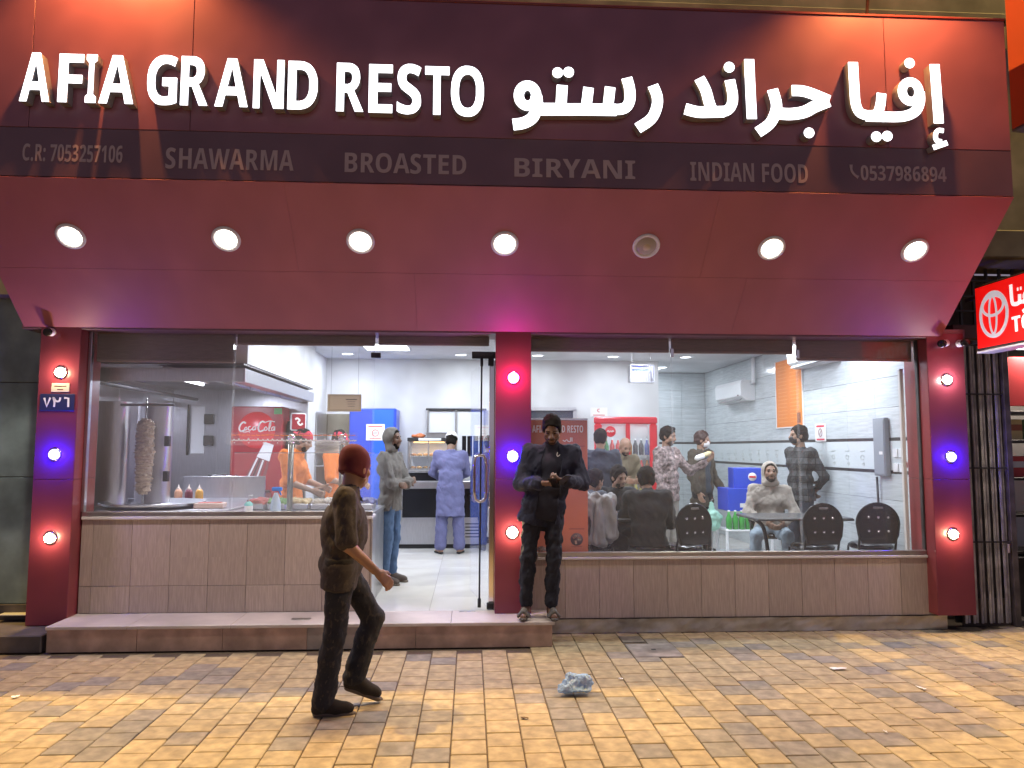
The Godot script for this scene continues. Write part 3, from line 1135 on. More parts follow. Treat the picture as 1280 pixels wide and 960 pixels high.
	for r in [[0.0, .43], [.4306, 1.0]]:
		var xs := [X0, -.47, 2.3, X1] if r[0] == 0.0 else [X0, -1.4, 1.9, X1]
		for i in 3:
			var w: float = xs[i + 1] - xs[i] - .0012
			var l: float = (r[1] - r[0]) * len - .0008
			var o := part(c, "soffit_panel", bb(Vector3(w, .008, l), .0008), M.soffit)
			o.basis = Basis(Vector3(1, 0, 0), -nrm, u)
			o.position = b0 + u * (r[0] + r[1]) * .5 * len + Vector3((xs[i] + xs[i + 1]) * .5, 0, 0) + nrm * .004
	for e in [X0, X1 - .006]:
		part(c, "end_panel", MB.new().prism([Vector3(e, 2.615, -.16), Vector3(e, 5.01, -.16), Vector3(e, 5.01, .838), Vector3(e, 3.572, .838)], Vector3(1, 0, 0), .006).done(), M.red)
	pbox(c, "top_capping", Vector3(X0, 5.011, -.16), Vector3(X1, 5.03, .85), M.red_side, .003)
	pbox(c, "lintel", Vector3(-3.80, 2.60, -.53), Vector3(4.46, 2.68, -.152), M.band, .002)
	# building behind and above
	var bw := thing("upper_building", "plain concrete building wall rising above the red canopy", "building")
	pbox(bw, "wall", Vector3(-12, 2.9, -.7), Vector3(4.25, 13, -.2), M.concrete, 0)
	pbox(bw, "wall", Vector3(4.25, 3.55, -.7), Vector3(12, 13, -.2), M.concrete, 0)
	pbox(bw, "ledge", Vector3(-12, 5.62, -.2), Vector3(12, 5.68, -.12), M.concrete, .01)
	part(bw, "conduit", MB.new(true).tube([Vector3(-6, 5.5, -.16), Vector3(1, 5.48, -.16), Vector3(6, 5.5, -.16)], .015).done(), M.concrete)
	for xx in [1.6, 2.9, 3.35]:
		pbox(bw, "rib", Vector3(xx, 5.05, -.199), Vector3(xx + .02, 5.61, -.18), M.concrete, .004)
	# house number and small plate on the left pillar
	var np := thing("number_plate", "dark blue house number plate with white Arabic numerals on the left pillar", "sign", Vector3(-3.475, 1.975, -.149))
	part(np, "plate", bb(Vector3(.285, .145, .006), .003), mt(lin(.022, .026, .085), .35), Vector3(0, 0, .003))
	var num = func(pts, wd): part(np, "numeral", MB.new().ribbon(pts, wd, .006, .0085).done(), M.paper)
	num.call([Vector2(-.105, .038), Vector2(-.082, -.035), Vector2(-.056, .04)], .016)
	num.call(spline2([Vector2(-.022, -.038), Vector2(-.020, .0), Vector2(-.030, .04), Vector2(-.008, .012), Vector2(.018, .012), Vector2(.026, .042)]), .015)
	num.call([Vector2(.058, .038), Vector2(.092, .036), Vector2(.094, -.038)], .016)
	var sp := thing("small_plate", "small cream notice plate above the house number", "sign", Vector3(-3.455, 2.10, -.149))
	part(sp, "plate", bb(Vector3(.15, .075, .005), .002), mt(lin(.5, .42, .36), .6), Vector3(0, 0, .0025))
	for i in 2:
		part(sp, "line_of_print", bb(Vector3([.10, .05][i], .008, .002), 0), M.core, Vector3(0, .012 - .028 * i, .0055))

func arabic_letters() -> Array:
	return [
		[[0.076,arc(Vector2(0.409,4.244),Vector2(0.066,0.079),0,345,22),1], [0.087,[Vector2(0.475,4.246),Vector2(0.480,4.167),Vector2(0.450,4.079),Vector2(0.382,4.032),Vector2(0.300,4.016)]]],
		[[0.082,[Vector2(0.672,4.332),Vector2(0.667,4.254),Vector2(0.661,4.148)]], [0.095,[Vector2(0.436,4.140),Vector2(0.559,4.142),Vector2(0.703,4.146)]], [0,[Vector2(0.637,4.431)],0.040], [0,[Vector2(0.721,4.438)],0.040]],
		[[0.079,[Vector2(0.872,4.320),Vector2(0.863,4.246),Vector2(0.850,4.153)]], [0.079,[Vector2(1.037,4.329),Vector2(1.028,4.250),Vector2(1.016,4.158)]], [0.082,[Vector2(1.165,4.405),Vector2(1.187,4.312),Vector2(1.183,4.219),Vector2(1.141,4.165),Vector2(1.055,4.153)]], [0.092,[Vector2(0.683,4.144),Vector2(0.848,4.149),Vector2(1.082,4.152)]]],
		[[0.082,[Vector2(1.365,4.351),Vector2(1.397,4.261),Vector2(1.390,4.175),Vector2(1.345,4.085),Vector2(1.244,4.012)]]],
		[[0.082,[Vector2(1.725,4.419),Vector2(1.771,4.328),Vector2(1.797,4.229),Vector2(1.821,4.164)]], [0.087,[Vector2(1.611,4.174),Vector2(1.708,4.152),Vector2(1.820,4.155),Vector2(1.912,4.160)]]],
		[[0.079,[Vector2(1.961,4.412),Vector2(1.981,4.291),Vector2(1.971,4.216),Vector2(1.930,4.168),Vector2(1.848,4.156)]], [0,[Vector2(1.959,4.514)],0.041]],
		[[0.076,[Vector2(2.116,4.581),Vector2(2.120,4.353),Vector2(2.126,4.109)]]],
		[[0.084,[Vector2(2.293,4.346),Vector2(2.321,4.229),Vector2(2.304,4.145),Vector2(2.260,4.070),Vector2(2.171,4.004)]]],
		[[0.084,[Vector2(2.445,4.342),Vector2(2.526,4.341),Vector2(2.611,4.318),Vector2(2.735,4.269)]], [0.092,[Vector2(2.319,4.160),Vector2(2.421,4.154),Vector2(2.535,4.174),Vector2(2.622,4.220),Vector2(2.732,4.266)]], [0,[Vector2(2.570,4.010)],0.040]],
		[[0.076,[Vector2(2.935,4.583),Vector2(2.939,4.376),Vector2(2.946,4.246),Vector2(2.983,4.175),Vector2(3.077,4.157)]]],
		[[0.074,[Vector2(3.152,4.339),Vector2(3.141,4.252),Vector2(3.110,4.178),Vector2(3.034,4.153)]], [0.087,[Vector2(3.020,4.156),Vector2(3.163,4.157)]], [0,[Vector2(3.099,3.993)],0.040], [0,[Vector2(3.186,4.000)],0.040]],
		[[0.069,arc(Vector2(3.386,4.360),Vector2(0.067,0.079),0,345,22),1], [0.079,[Vector2(3.458,4.362),Vector2(3.454,4.275),Vector2(3.410,4.198),Vector2(3.307,4.158),Vector2(3.142,4.153)]], [0,[Vector2(3.388,4.591)],0.040]],
		[[0.076,[Vector2(3.587,4.586),Vector2(3.594,4.352),Vector2(3.600,4.113)]], [0.034,[Vector2(3.635,4.053),Vector2(3.592,4.055),Vector2(3.570,4.020),Vector2(3.576,3.977),Vector2(3.616,3.966)]], [0.040,[Vector2(3.548,3.918),Vector2(3.659,3.958)]]],
	]

func sign_letters() -> void:
	var s := thing("shop_sign", "large glowing white letters naming the restaurant in two scripts", "sign")
	var Z := .93
	var latin := [
		["A", -3.284, 4.10, 0.208, 0.366], ["F", -3.016, 4.101, 0.172, 0.363], ["I", -2.822, 4.101, 0.074, 0.364], ["A", -2.725, 4.10, 0.244, 0.364],
		["G", -2.384, 4.098, 0.211, 0.378], ["R", -2.144, 4.101, 0.195, 0.372], ["A", -1.896, 4.099, 0.237, 0.367], ["N", -1.619, 4.093, 0.220, 0.371], ["D", -1.369, 4.091, 0.216, 0.369],
		["R", -1.013, 4.086, 0.199, 0.370], ["E", -0.775, 4.082, 0.174, 0.371], ["S", -0.566, 4.076, 0.177, 0.387], ["T", -0.359, 4.078, 0.181, 0.372], ["O", -0.165, 4.069, 0.245, 0.392],
	]
	for l in latin:
		var o := fit_text(s, "letter", l[0], "bold", M.letter_side, l[1], l[2], l[3], l[4], Z - .005, .08)
		var face := part(o, "face", text_mesh(l[0], "bold", .006), M.letter)
		face.position = Vector3(0, 0, .0435)
	for letter in arabic_letters():
		var dots := []
		var a := MB.new()
		var b := MB.new()
		var i := 0
		for q in letter:
			var d := .0008 * i
			if q.size() == 3 and q[0] is int: # a dot
				var c := arc(q[1][0], Vector2.ONE * q[2], 0, 360, 20)
				c.pop_back()
				var p3 := c.map(func(p): return Vector3(p.x, p.y, Z - .085))
				var q3 := c.map(func(p): return Vector3(p.x, p.y, Z - .005 - d))
				dots.append([MB.new().prism(p3, Vector3(0, 0, 1), .080 - d).done(), MB.new().prism(q3, Vector3(0, 0, 1), .006).done()])
			elif q.size() == 3:
				a.ribbon(q[1], q[0], Z - .085, Z - .005 - d, true)
				b.ribbon(q[1], q[0], Z - .005 - d, Z + .001 - d, true)
			else:
				var pts := spline2(q[1], 5)
				a.ribbon(pts, q[0], Z - .085, Z - .005 - d)
				b.ribbon(pts, q[0], Z - .005 - d, Z + .001 - d)
			i += 1
		var o := part(s, "letter", a.done(), M.letter_side)
		part(o, "face", b.done(), M.letter)
		for dm in dots:
			var od := part(s, "letter_dot", dm[0], M.letter_side)
			part(od, "face", dm[1], M.letter)
	var w := thing("menu_lettering", "row of pale painted menu words along the dark band of the canopy", "lettering")
	var pale := mt(lin(.46, .36, .35), .6)
	for q in [["C.R: 7053257106", "bold", -3.29, 3.686, .713, .132], ["SHAWARMA", "bold", -2.266, 3.652, .934, .160], ["BROASTED", "bold", -.956, 3.652, .907, .155], ["BIRYANI", "bold", .316, 3.648, .924, .147], ["INDIAN FOOD", "bold", 1.667, 3.646, .922, .150], ["0537986894", "bold", 3.01, 3.676, .687, .122]]:
		var words := (q[0] as String).split(" ")
		fit_text(w, "word", q[0], q[1], pale, q[2], q[3], q[4], q[5], .8435, .003)
	var ph := MB.new().ribbon(spline2([Vector2(2.935, 3.80), Vector2(2.938, 3.755), Vector2(2.96, 3.72), Vector2(2.99, 3.70)]), [.030, .022, .022, .022, .018, .018, .018, .018, .018, .018, .018, .018, .018, .018, .018, .018, .022, .026, .030], .8405, .8435)
	part(w, "telephone_symbol", ph.done(), pale)

func canopy_lights() -> void:
	var xs := [-3.10, -1.92, -.88, .26, 1.40, 2.43, 3.63]
	var names := ["first lit downlight of the canopy soffit, at its left end", "second lit downlight of the canopy soffit from the left", "third lit downlight of the canopy soffit from the left", "lit downlight of the canopy soffit above the middle pillar", "unlit downlight with pale rim in the canopy soffit", "lit downlight of the canopy soffit right of the unlit one", "last lit downlight of the canopy soffit, at its right end"]
	var u := Vector3(0, .95, .99).normalized()
	var nrm := Vector3(0, -u.z, u.y)
	for i in 7:
		var p := Vector3(xs[i], 3.232, .487)
		var t := thing("downlight", names[i], "downlight", p, 0, "downlights of the canopy")
		var b := Basis(Vector3(1, 0, 0), nrm, Vector3(1, 0, 0).cross(nrm))
		var rim := part(t, "rim", MB.new(true).lathe([Vector2(.112, .0), Vector2(.110, .012), Vector2(.092, .016), Vector2(.080, .004)], 28).done(), M.white_gloss)
		rim.basis = b
		rim.position = nrm * .008
		var lens := part(t, "lamp", MB.new(true).lathe([Vector2(.088, .0), Vector2(.07, .016), Vector2(.035, .026), Vector2(0, .028)], 24).done(), mt(lin(.42, .38, .30), .3) if i == 4 else M.lamp_white)
		lens.basis = b
		lens.position = nrm * .008
		if i != 4:
			spot(t, p + nrm * .05, p + nrm * .05 + Vector3(0, -.92, .38), Color(1, .95, .88), 1.95, 69, .07, .3)
		else:
			part(t, "reflector", MB.new(true).lathe([Vector2(.04, .022), Vector2(.03, .036), Vector2(0, .04)], 16).done(), mt(lin(.55, .48, .30), .3)).basis = b
	# coloured spots on the pillars
	var warm := Color(1, .86, .66)
	var cool := Color(1, .95, .9)
	var bl := Color(.10, .06, 1.0)
	var pk := Color(1, .16, .62)
	var L := [
		[-3.46, 2.23, warm, "warm white spot lamp near the top of the left pillar"], [-3.475, 1.54, bl, "blue spot lamp halfway up the left pillar"], [-3.475, .85, warm, "warm white spot lamp low on the left pillar"],
		[.367, 2.21, pk, "pink spot lamp near the top of the middle pillar"], [.362, 1.53, bl, "blue spot lamp on the middle pillar beside the man with phones"], [.36, .88, warm, "warm white spot lamp low on the middle pillar"],
		[4.27, 2.22, cool, "white spot lamp near the top of the right pillar"], [4.275, 1.53, bl, "blue spot lamp halfway up the right pillar"], [4.26, .85, warm, "warm white spot lamp low on the right pillar"]]
	for l in L:
		var p := Vector3(l[0], l[1], -.150)
		var t := thing("pillar_lamp", l[3], "spot lamp", p, 0, "spot lamps on the pillars")
		var col: Color = l[2]
		part(t, "ring", MB.new(true).lathe([Vector2(.056, 0), Vector2(.055, .010), Vector2(.044, .014), Vector2(.040, .008)], 20, Vector3.ZERO, Basis(Vector3(1, 0, 0), PI / 2)).done(), M.chrome)
		part(t, "lamp", MB.new(true).lathe([Vector2(.042, .010), Vector2(.030, .024), Vector2(0, .030)], 18, Vector3.ZERO, Basis(Vector3(1, 0, 0), PI / 2)).done(), glow(col.lerp(Color.WHITE, .72), 5.0))
		omni(t, Vector3(0, 0, .075), col, .45 if col == bl else .15 if col == pk else .10, .02)
	# security cameras under the canopy
	camera_unit(Vector3(-3.55, 2.57, -.15), Vector3(.35, -.25, 1), "white and black security camera at the top of the left pillar")
	camera_unit(Vector3(4.235, 2.545, -.15), Vector3(-.9, -.15, .55), "white and black security camera at the top of the right pillar")
	camera_unit(Vector3(4.40, 2.55, -.15), Vector3(-.2, -.1, 1), "white dome-ended security camera at the outer edge of the right pillar")

func camera_unit(p: Vector3, d: Vector3, label: String) -> void:
	var t := thing("security_camera", label, "camera", p, 0, "security cameras")
	d = d.normalized()
	var o := Vector3(0, .0, .05)
	part(t, "mount", MB.new(true).lathe([Vector2(.0, 0), Vector2(.034, .0), Vector2(.034, .012), Vector2(.014, .02), Vector2(.014, .05)], 16, Vector3.ZERO, Basis(Vector3(1, 0, 0), PI / 2)).done(), M.white_gloss)
	part(t, "housing", MB.new(true).tube([o - d * .035, o - d * .03, o + d * .03, o + d * .032], [.018, .031, .033, .030], 16).done(), M.white_gloss)
	part(t, "lens_hood", MB.new(true).tube([o + d * .032, o + d * .072, o + d * .075], [.034, .033, .026], 16).done(), M.black_gloss)

# ---------------------------------------------------------------- windows, door, blinds
func pane(parent: Node3D, lo: Vector2, hi: Vector2) -> void:
	pbox(parent, "pane", Vector3(lo.x + .0015, lo.y, -.306), Vector3(hi.x - .0015, hi.y, -.296), M.glass, 0)

func glazing() -> void:
	var w := thing("shop_window", "large frameless kitchen window left of the entrance", "window", Vector3.ZERO, 0, "shop windows")
	pane(w, Vector2(-3.28, 1.05), Vector2(-2.08, 2.60))
	pane(w, Vector2(-2.077, 1.05), Vector2(-.848, 2.60))
	pbox(w, "bottom_rail", Vector3(-3.30, 1.013, -.33), Vector3(-.848, 1.052, -.285), M.steel_rough, .003)
	pbox(w, "side_rail", Vector3(-3.31, 1.053, -.33), Vector3(-3.283, 2.60, -.285), M.steel, .003)
	pbox(w, "joint_fin", Vector3(-2.084, 1.06, -.34), Vector3(-2.072, 2.60, -.31), M.case_glass, 0)
	w = thing("shop_window", "wide frameless dining room window right of the middle pillar", "window", Vector3.ZERO, 0, "shop windows")
	pane(w, Vector2(.525, .69), Vector2(1.81, 2.60))
	pane(w, Vector2(1.813, .69), Vector2(2.97, 2.60))
	pane(w, Vector2(2.973, .69), Vector2(4.085, 2.60))
	pbox(w, "bottom_rail", Vector3(.525, .653, -.33), Vector3(4.095, .692, -.280), M.steel_rough, .003)
	pbox(w, "side_rail", Vector3(4.083, .70, -.33), Vector3(4.097, 2.60, -.285), M.dark_metal, .003)
	for xx in [1.811, 2.971]:
		pbox(w, "joint_clip", Vector3(xx - .014, 2.42, -.318), Vector3(xx + .014, 2.50, -.286), M.chrome, .003)
		pbox(w, "joint_fin", Vector3(xx - .004, .70, -.345), Vector3(xx + .004, 2.42, -.309), M.case_glass, 0)
	# door with transom
	var d := thing("glass_door", "frameless glass entrance door standing open inwards with steel pull handle", "door", Vector3(.155, .203, -.34))
	pbox(d, "transom_pane", Vector3(-1.0, 2.22, .034), Vector3(.05, 2.395, .044), M.glass, 0)
	var leaf := Basis(Vector3.UP, deg_to_rad(82))
	var o := part(d, "leaf", MB.new().box(Vector3(-.44, 1.09, 0), Vector3(.88, 2.16, .011)).done(), M.glass)
	o.basis = Basis(Vector3.UP, deg_to_rad(-80))
	part(d, "patch_fitting", MB.new().box(Vector3(-.04, 2.225, .02), Vector3(.22, .062, .03), Basis(), .004).done(), M.black)
	part(d, "patch_fitting", MB.new().box(Vector3(.02, 2.165, .02), Vector3(.05, .07, .03), Basis(), .004).done(), M.black)
	part(d, "patch_fitting", MB.new().box(Vector3(.022, .03, .02), Vector3(.06, .055, .034), Basis(), .004).done(), M.black)
	part(d, "patch_fitting", MB.new().box(Vector3(-1.0, 2.215, .02), Vector3(.085, .045, .04), Basis(), .004).done(), M.black)
	part(d, "stile_rod", MB.new(true).tube([Vector3(-.072, .02, .03), Vector3(-.072, .09, .03), Vector3(-.072, .10, .03), Vector3(-.062, 2.12, .03), Vector3(-.062, 2.13, .03), Vector3(-.062, 2.20, .03)], [.016, .016, .008, .008, .014, .014], 10).done(), M.black)
	var hp := []
	for q in [[-.068, 1.02], [-.068, 1.27], [-.06, 1.32], [-.025, 1.335], [.012, 1.33], [.03, 1.30], [.035, 1.25], [.035, 1.02], [.03, .965], [.01, .935], [-.025, .93], [-.055, .95]]:
		hp.append(Vector3(q[0] - .055, q[1], .045))
	part(d, "pull_handle", MB.new(true).tube(hp, .0125, 10, true).done(), M.chrome)
	pbox(d, "jamb_rail", Vector3(.008, .0, -.03), Vector3(.056, 2.18, .0), M.chrome, .004)
	# roller blinds
	var B := [[-3.275, -2.085, 2.345, "taupe roller blind pulled furthest down in the kitchen window"], [-2.07, -.86, 2.505, "taupe roller blind rolled high above the counter"], [-.83, .16, 2.515, "taupe roller blind rolled up over the entrance door"], [.535, 1.80, 2.470, "taupe roller blind over the orange banner in the dining window"], [1.822, 2.955, 2.465, "taupe roller blind over the middle pane of the dining window"], [2.99, 4.08, 2.408, "taupe roller blind pulled lowest at the right end of the dining window"]]
	for b in B:
		var t := thing("roller_blind", b[3], "blind", Vector3.ZERO, 0, "roller blinds")
		pbox(t, "fabric", Vector3(b[0], b[2] + .025, -.372), Vector3(b[1], 2.60, -.364), M.blind, 0)
		pbox(t, "bottom_bar", Vector3(b[0], b[2], -.380), Vector3(b[1], b[2] + .026, -.358), mt(lin(.20, .15, .125), .45), .006)
	# a card hung in the window over the counter; its printed square code is left out
	var s := thing("window_card", "brown cardboard payment card hanging in the kitchen window", "card", Vector3(-1.13, 2.0, -.42))
	part(s, "board", bb(Vector3(.30, .155, .005), .002), mt(lin(.34, .29, .20), .8))
	part(s, "print_panel", bb(Vector3(.255, .115, .002), 0), mt(lin(.40, .345, .25), .8), Vector3(0, 0, .0038))
	for i in 4:
		part(s, "line_of_print", bb(Vector3([.10, .07, .07, .06][i], .008 if i == 0 else .004, .002), 0), mt(lin(.12, .10, .08), .8), Vector3(.062, .03 - .02 * i, .0054))
	for i in 2:
		part(s, "string", MB.new().tube([Vector3(-.12 + .24 * i, .075, 0), Vector3(-.12 + .24 * i, .5, 0)], .0012, 4).done(), M.rubber)

# ---------------------------------------------------------------- the room
func room() -> void:
	var fl := setting("interior_floor")
	part(fl, "screed", MB.new().box(Vector3(.1, .15, -3.75), Vector3(8.2, .08, 6.4)).done(), M.grout)
	for i in 14:
		for j in 11:
			var x0 := -3.95 + i * .6
			var z1 := -.296 - j * .6
			pbox(fl, "floor_tile", Vector3(x0 + .001, .191, z1 - .598), Vector3(minf(x0 + .599, 4.15), .199, z1), M.floor_tile[(i * 7 + j * 3) % 2], .001)
	var ce := setting("ceiling")
	part(ce, "slab", MB.new().box(Vector3(.1, 3.03, -3.55), Vector3(8.4, .2, 6.6)).done(), M.ceiling)
	pbox(ce, "front_bulkhead", Vector3(-3.95, 2.60, -.70), Vector3(4.2, 2.93, -.535), M.white, .002)
	var w := setting("wall_left")
	pbox(w, "wall", Vector3(-4.1, .2, -4.0), Vector3(-3.9, 2.93, -.5), M.white, 0)
	for i in 4:
		pbox(w, "steel_sheet", Vector3(-3.899, .21, -.62 - .78 * i - .776), Vector3(-3.893, 2.35, -.62 - .78 * i), M.steel, .001)
	w = setting("wall_kitchen_back")
	pbox(w, "wall", Vector3(-4.1, .2, -3.9), Vector3(-2.16, 2.93, -3.72), M.white, 0)
	for i in 3:
		pbox(w, "steel_sheet", Vector3(-3.89 + i * .577, .21, -3.719), Vector3(-3.89 + i * .577 + .573, 2.35, -3.712), M.steel, .001)
	w = setting("wall_back")
	pbox(w, "wall", Vector3(-2.3, .2, -5.15), Vector3(2.85, 2.93, -4.95), M.white, 0)
	pbox(w, "return_wall", Vector3(-2.3, .2, -4.95), Vector3(-2.15, 2.93, -3.72), M.white, 0)
	pbox(w, "steel_sheet", Vector3(-2.149, .21, -4.949), Vector3(-1.73, 2.10, -4.940), mt(lin(.50, .47, .36), .25, 1.0, tex["brush"], 2.0), .001)  # steel tinted yellowish, warm reflected light is put into its colour
	pbox(w, "skirting", Vector3(.2, .2, -4.95), Vector3(2.85, .29, -4.938), M.trim_dark, .002)
	pbox(w, "side_return", Vector3(2.70, .2, -6.9), Vector3(2.85, 2.93, -5.15), M.white, 0)
	# tiled walls
	w = setting("wall_right")
	pbox(w, "wall", Vector3(4.136, .2, -6.9), Vector3(4.3, 2.93, -.5), M.grout, 0)
	var rows := [[.20, .50], [.50, .80], [.80, 1.10], [1.10, 1.36], [1.39, 1.68], [1.71, 2.01], [2.01, 2.31], [2.31, 2.61], [2.61, 2.925]]
	for j in 11:
		for r in rows.size():
			var z1 := -.53 - j * .58
			pbox(w, "wall_tile", Vector3(4.122, rows[r][0] + .0015, z1 - .577), Vector3(4.135, rows[r][1] - .0015, z1), M.wall_decor if r == 4 else M.wall_tile[(j * 2 + r) % 3], .0015)
	for y in [1.36, 1.68]:
		for j in 11:
			pbox(w, "trim_tile", Vector3(4.120, y + .002, -.53 - j * .58 - .577), Vector3(4.135, y + .028, -.53 - j * .58), M.trim_dark, .002)
	# printed fruit motif on the row between the trims
	var motif := mt(lin(.40, .42, .40), .3)
	for j in 18:
		var mb := MB.new(true)
		var zc := -.75 - j * .32
		if zc > -1.35: continue
		mb.tube(arc(Vector2.ZERO, Vector2(.035, .024), 0, 320, 12).map(func(p): return Vector3(4.1205, 1.51 + p.y, zc + p.x)), .003, 5)
		mb.tube([Vector3(4.1205, 1.575, zc - .05), Vector3(4.1205, 1.58, zc + .05)], .003, 5)
		mb.tube(arc(Vector2(.02, -.03), Vector2(.018, .015), 0, 360, 10).map(func(p): return Vector3(4.1205, 1.47 + p.y, zc + p.x)), .003, 5)
		part(w, "tile_print", mb.done(), motif)
	w = setting("wall_dining_back")
	pbox(w, "wall", Vector3(2.7, .2, -6.9), Vector3(4.3, 2.93, -6.716), M.grout, 0)
	for i in 3:
		for r in rows.size():
			pbox(w, "wall_tile", Vector3(2.86 + i * .42, rows[r][0] + .0015, -6.715), Vector3(2.86 + i * .42 + .417, rows[r][1] - .0015, -6.702), M.wall_decor if r == 4 else M.wall_tile[(i + r) % 3], .0015)
	for y in [1.36, 1.68]:
		pbox(w, "trim_tile", Vector3(2.86, y + .002, -6.715), Vector3(4.12, y + .028, -6.700), M.trim_dark, .002)
	# ceiling downlights
	var spots := [[-1.75, -4.35], [-.15, -4.35], [.95, -4.35], [2.05, -4.4], [3.12, -4.4], [3.10, -6.1], [3.13, -5.8], [-1.4, -2.5], [.2, -2.5], [1.5, -2.5], [2.7, -2.5], [3.7, -2.5], [-1.4, -1.2], [.2, -1.2], [1.5, -1.2], [2.7, -1.2], [3.7, -1.2]]
	for i in spots.size():
		var p := Vector3(spots[i][0], 2.93, spots[i][1])
		var t := thing("ceiling_downlight", "", "downlight", p, 0, "round downlights of the shop ceiling")
		t.set_meta("label", "round ceiling downlight, %s from the left in the %s row" % [NTH[[0, 1, 2, 3, 4, 0, 1, 0, 1, 2, 3, 4, 0, 1, 2, 3, 4][i]], "back" if i < 5 else "alcove" if i < 7 else "middle" if i < 12 else "window"])
		part(t, "rim", MB.new(true).lathe([Vector2(.105, 0), Vector2(.10, -.010), Vector2(.085, -.010), Vector2(.08, -.002)], 22).done(), M.white_gloss)
		part(t, "lamp", MB.new(true).lathe([Vector2(.08, -.003), Vector2(0, -.006)], 20).done(), M.lamp_in)
		area(t, p - Vector3(0, .014, 0), p - Vector3(0, 1, 0), Color(.93, .96, 1.0), .62 if spots[i][1] < -4.0 else 1.8, .15, .15)
	var t := thing("ceiling_panel_light", "bright square light panel in the ceiling behind the kitchen window", "light panel", Vector3(-1.12, 2.93, -3.55))
	part(t, "frame", MB.new().box(Vector3(0, -.006, 0), Vector3(.62, .012, .62), Basis(), .003).done(), M.white_gloss)
	part(t, "lamp", MB.new().box(Vector3(0, -.0145, 0), Vector3(.56, .005, .56)).done(), M.lamp_in)
	area(t, Vector3(-1.12, 2.905, -3.55), Vector3(-1.12, 1, -3.55), Color(.93, .96, 1.0), 2.6, .54, .54)
	# a lamp under the kitchen hood
	t = thing("hood_lamp", "tube lamp under the kitchen hood", "lamp", Vector3(-3.05, 2.32, -1.9))
	part(t, "housing", bb(Vector3(.10, .03, 1.0), .006), M.white_gloss, Vector3(0, .02, 0))
	part(t, "lamp", MB.new(true).tube([Vector3(0, -.008, -.46), Vector3(0, -.008, .46)], .013, 10).done(), M.lamp_in)
	area(t, Vector3(-3.05, 2.295, -1.9), Vector3(-3.05, 1.0, -1.9), Color(.9, .92, 1.0), 4.2, .9, .05).rotate_object_local(Vector3(0, 0, 1), PI / 2)

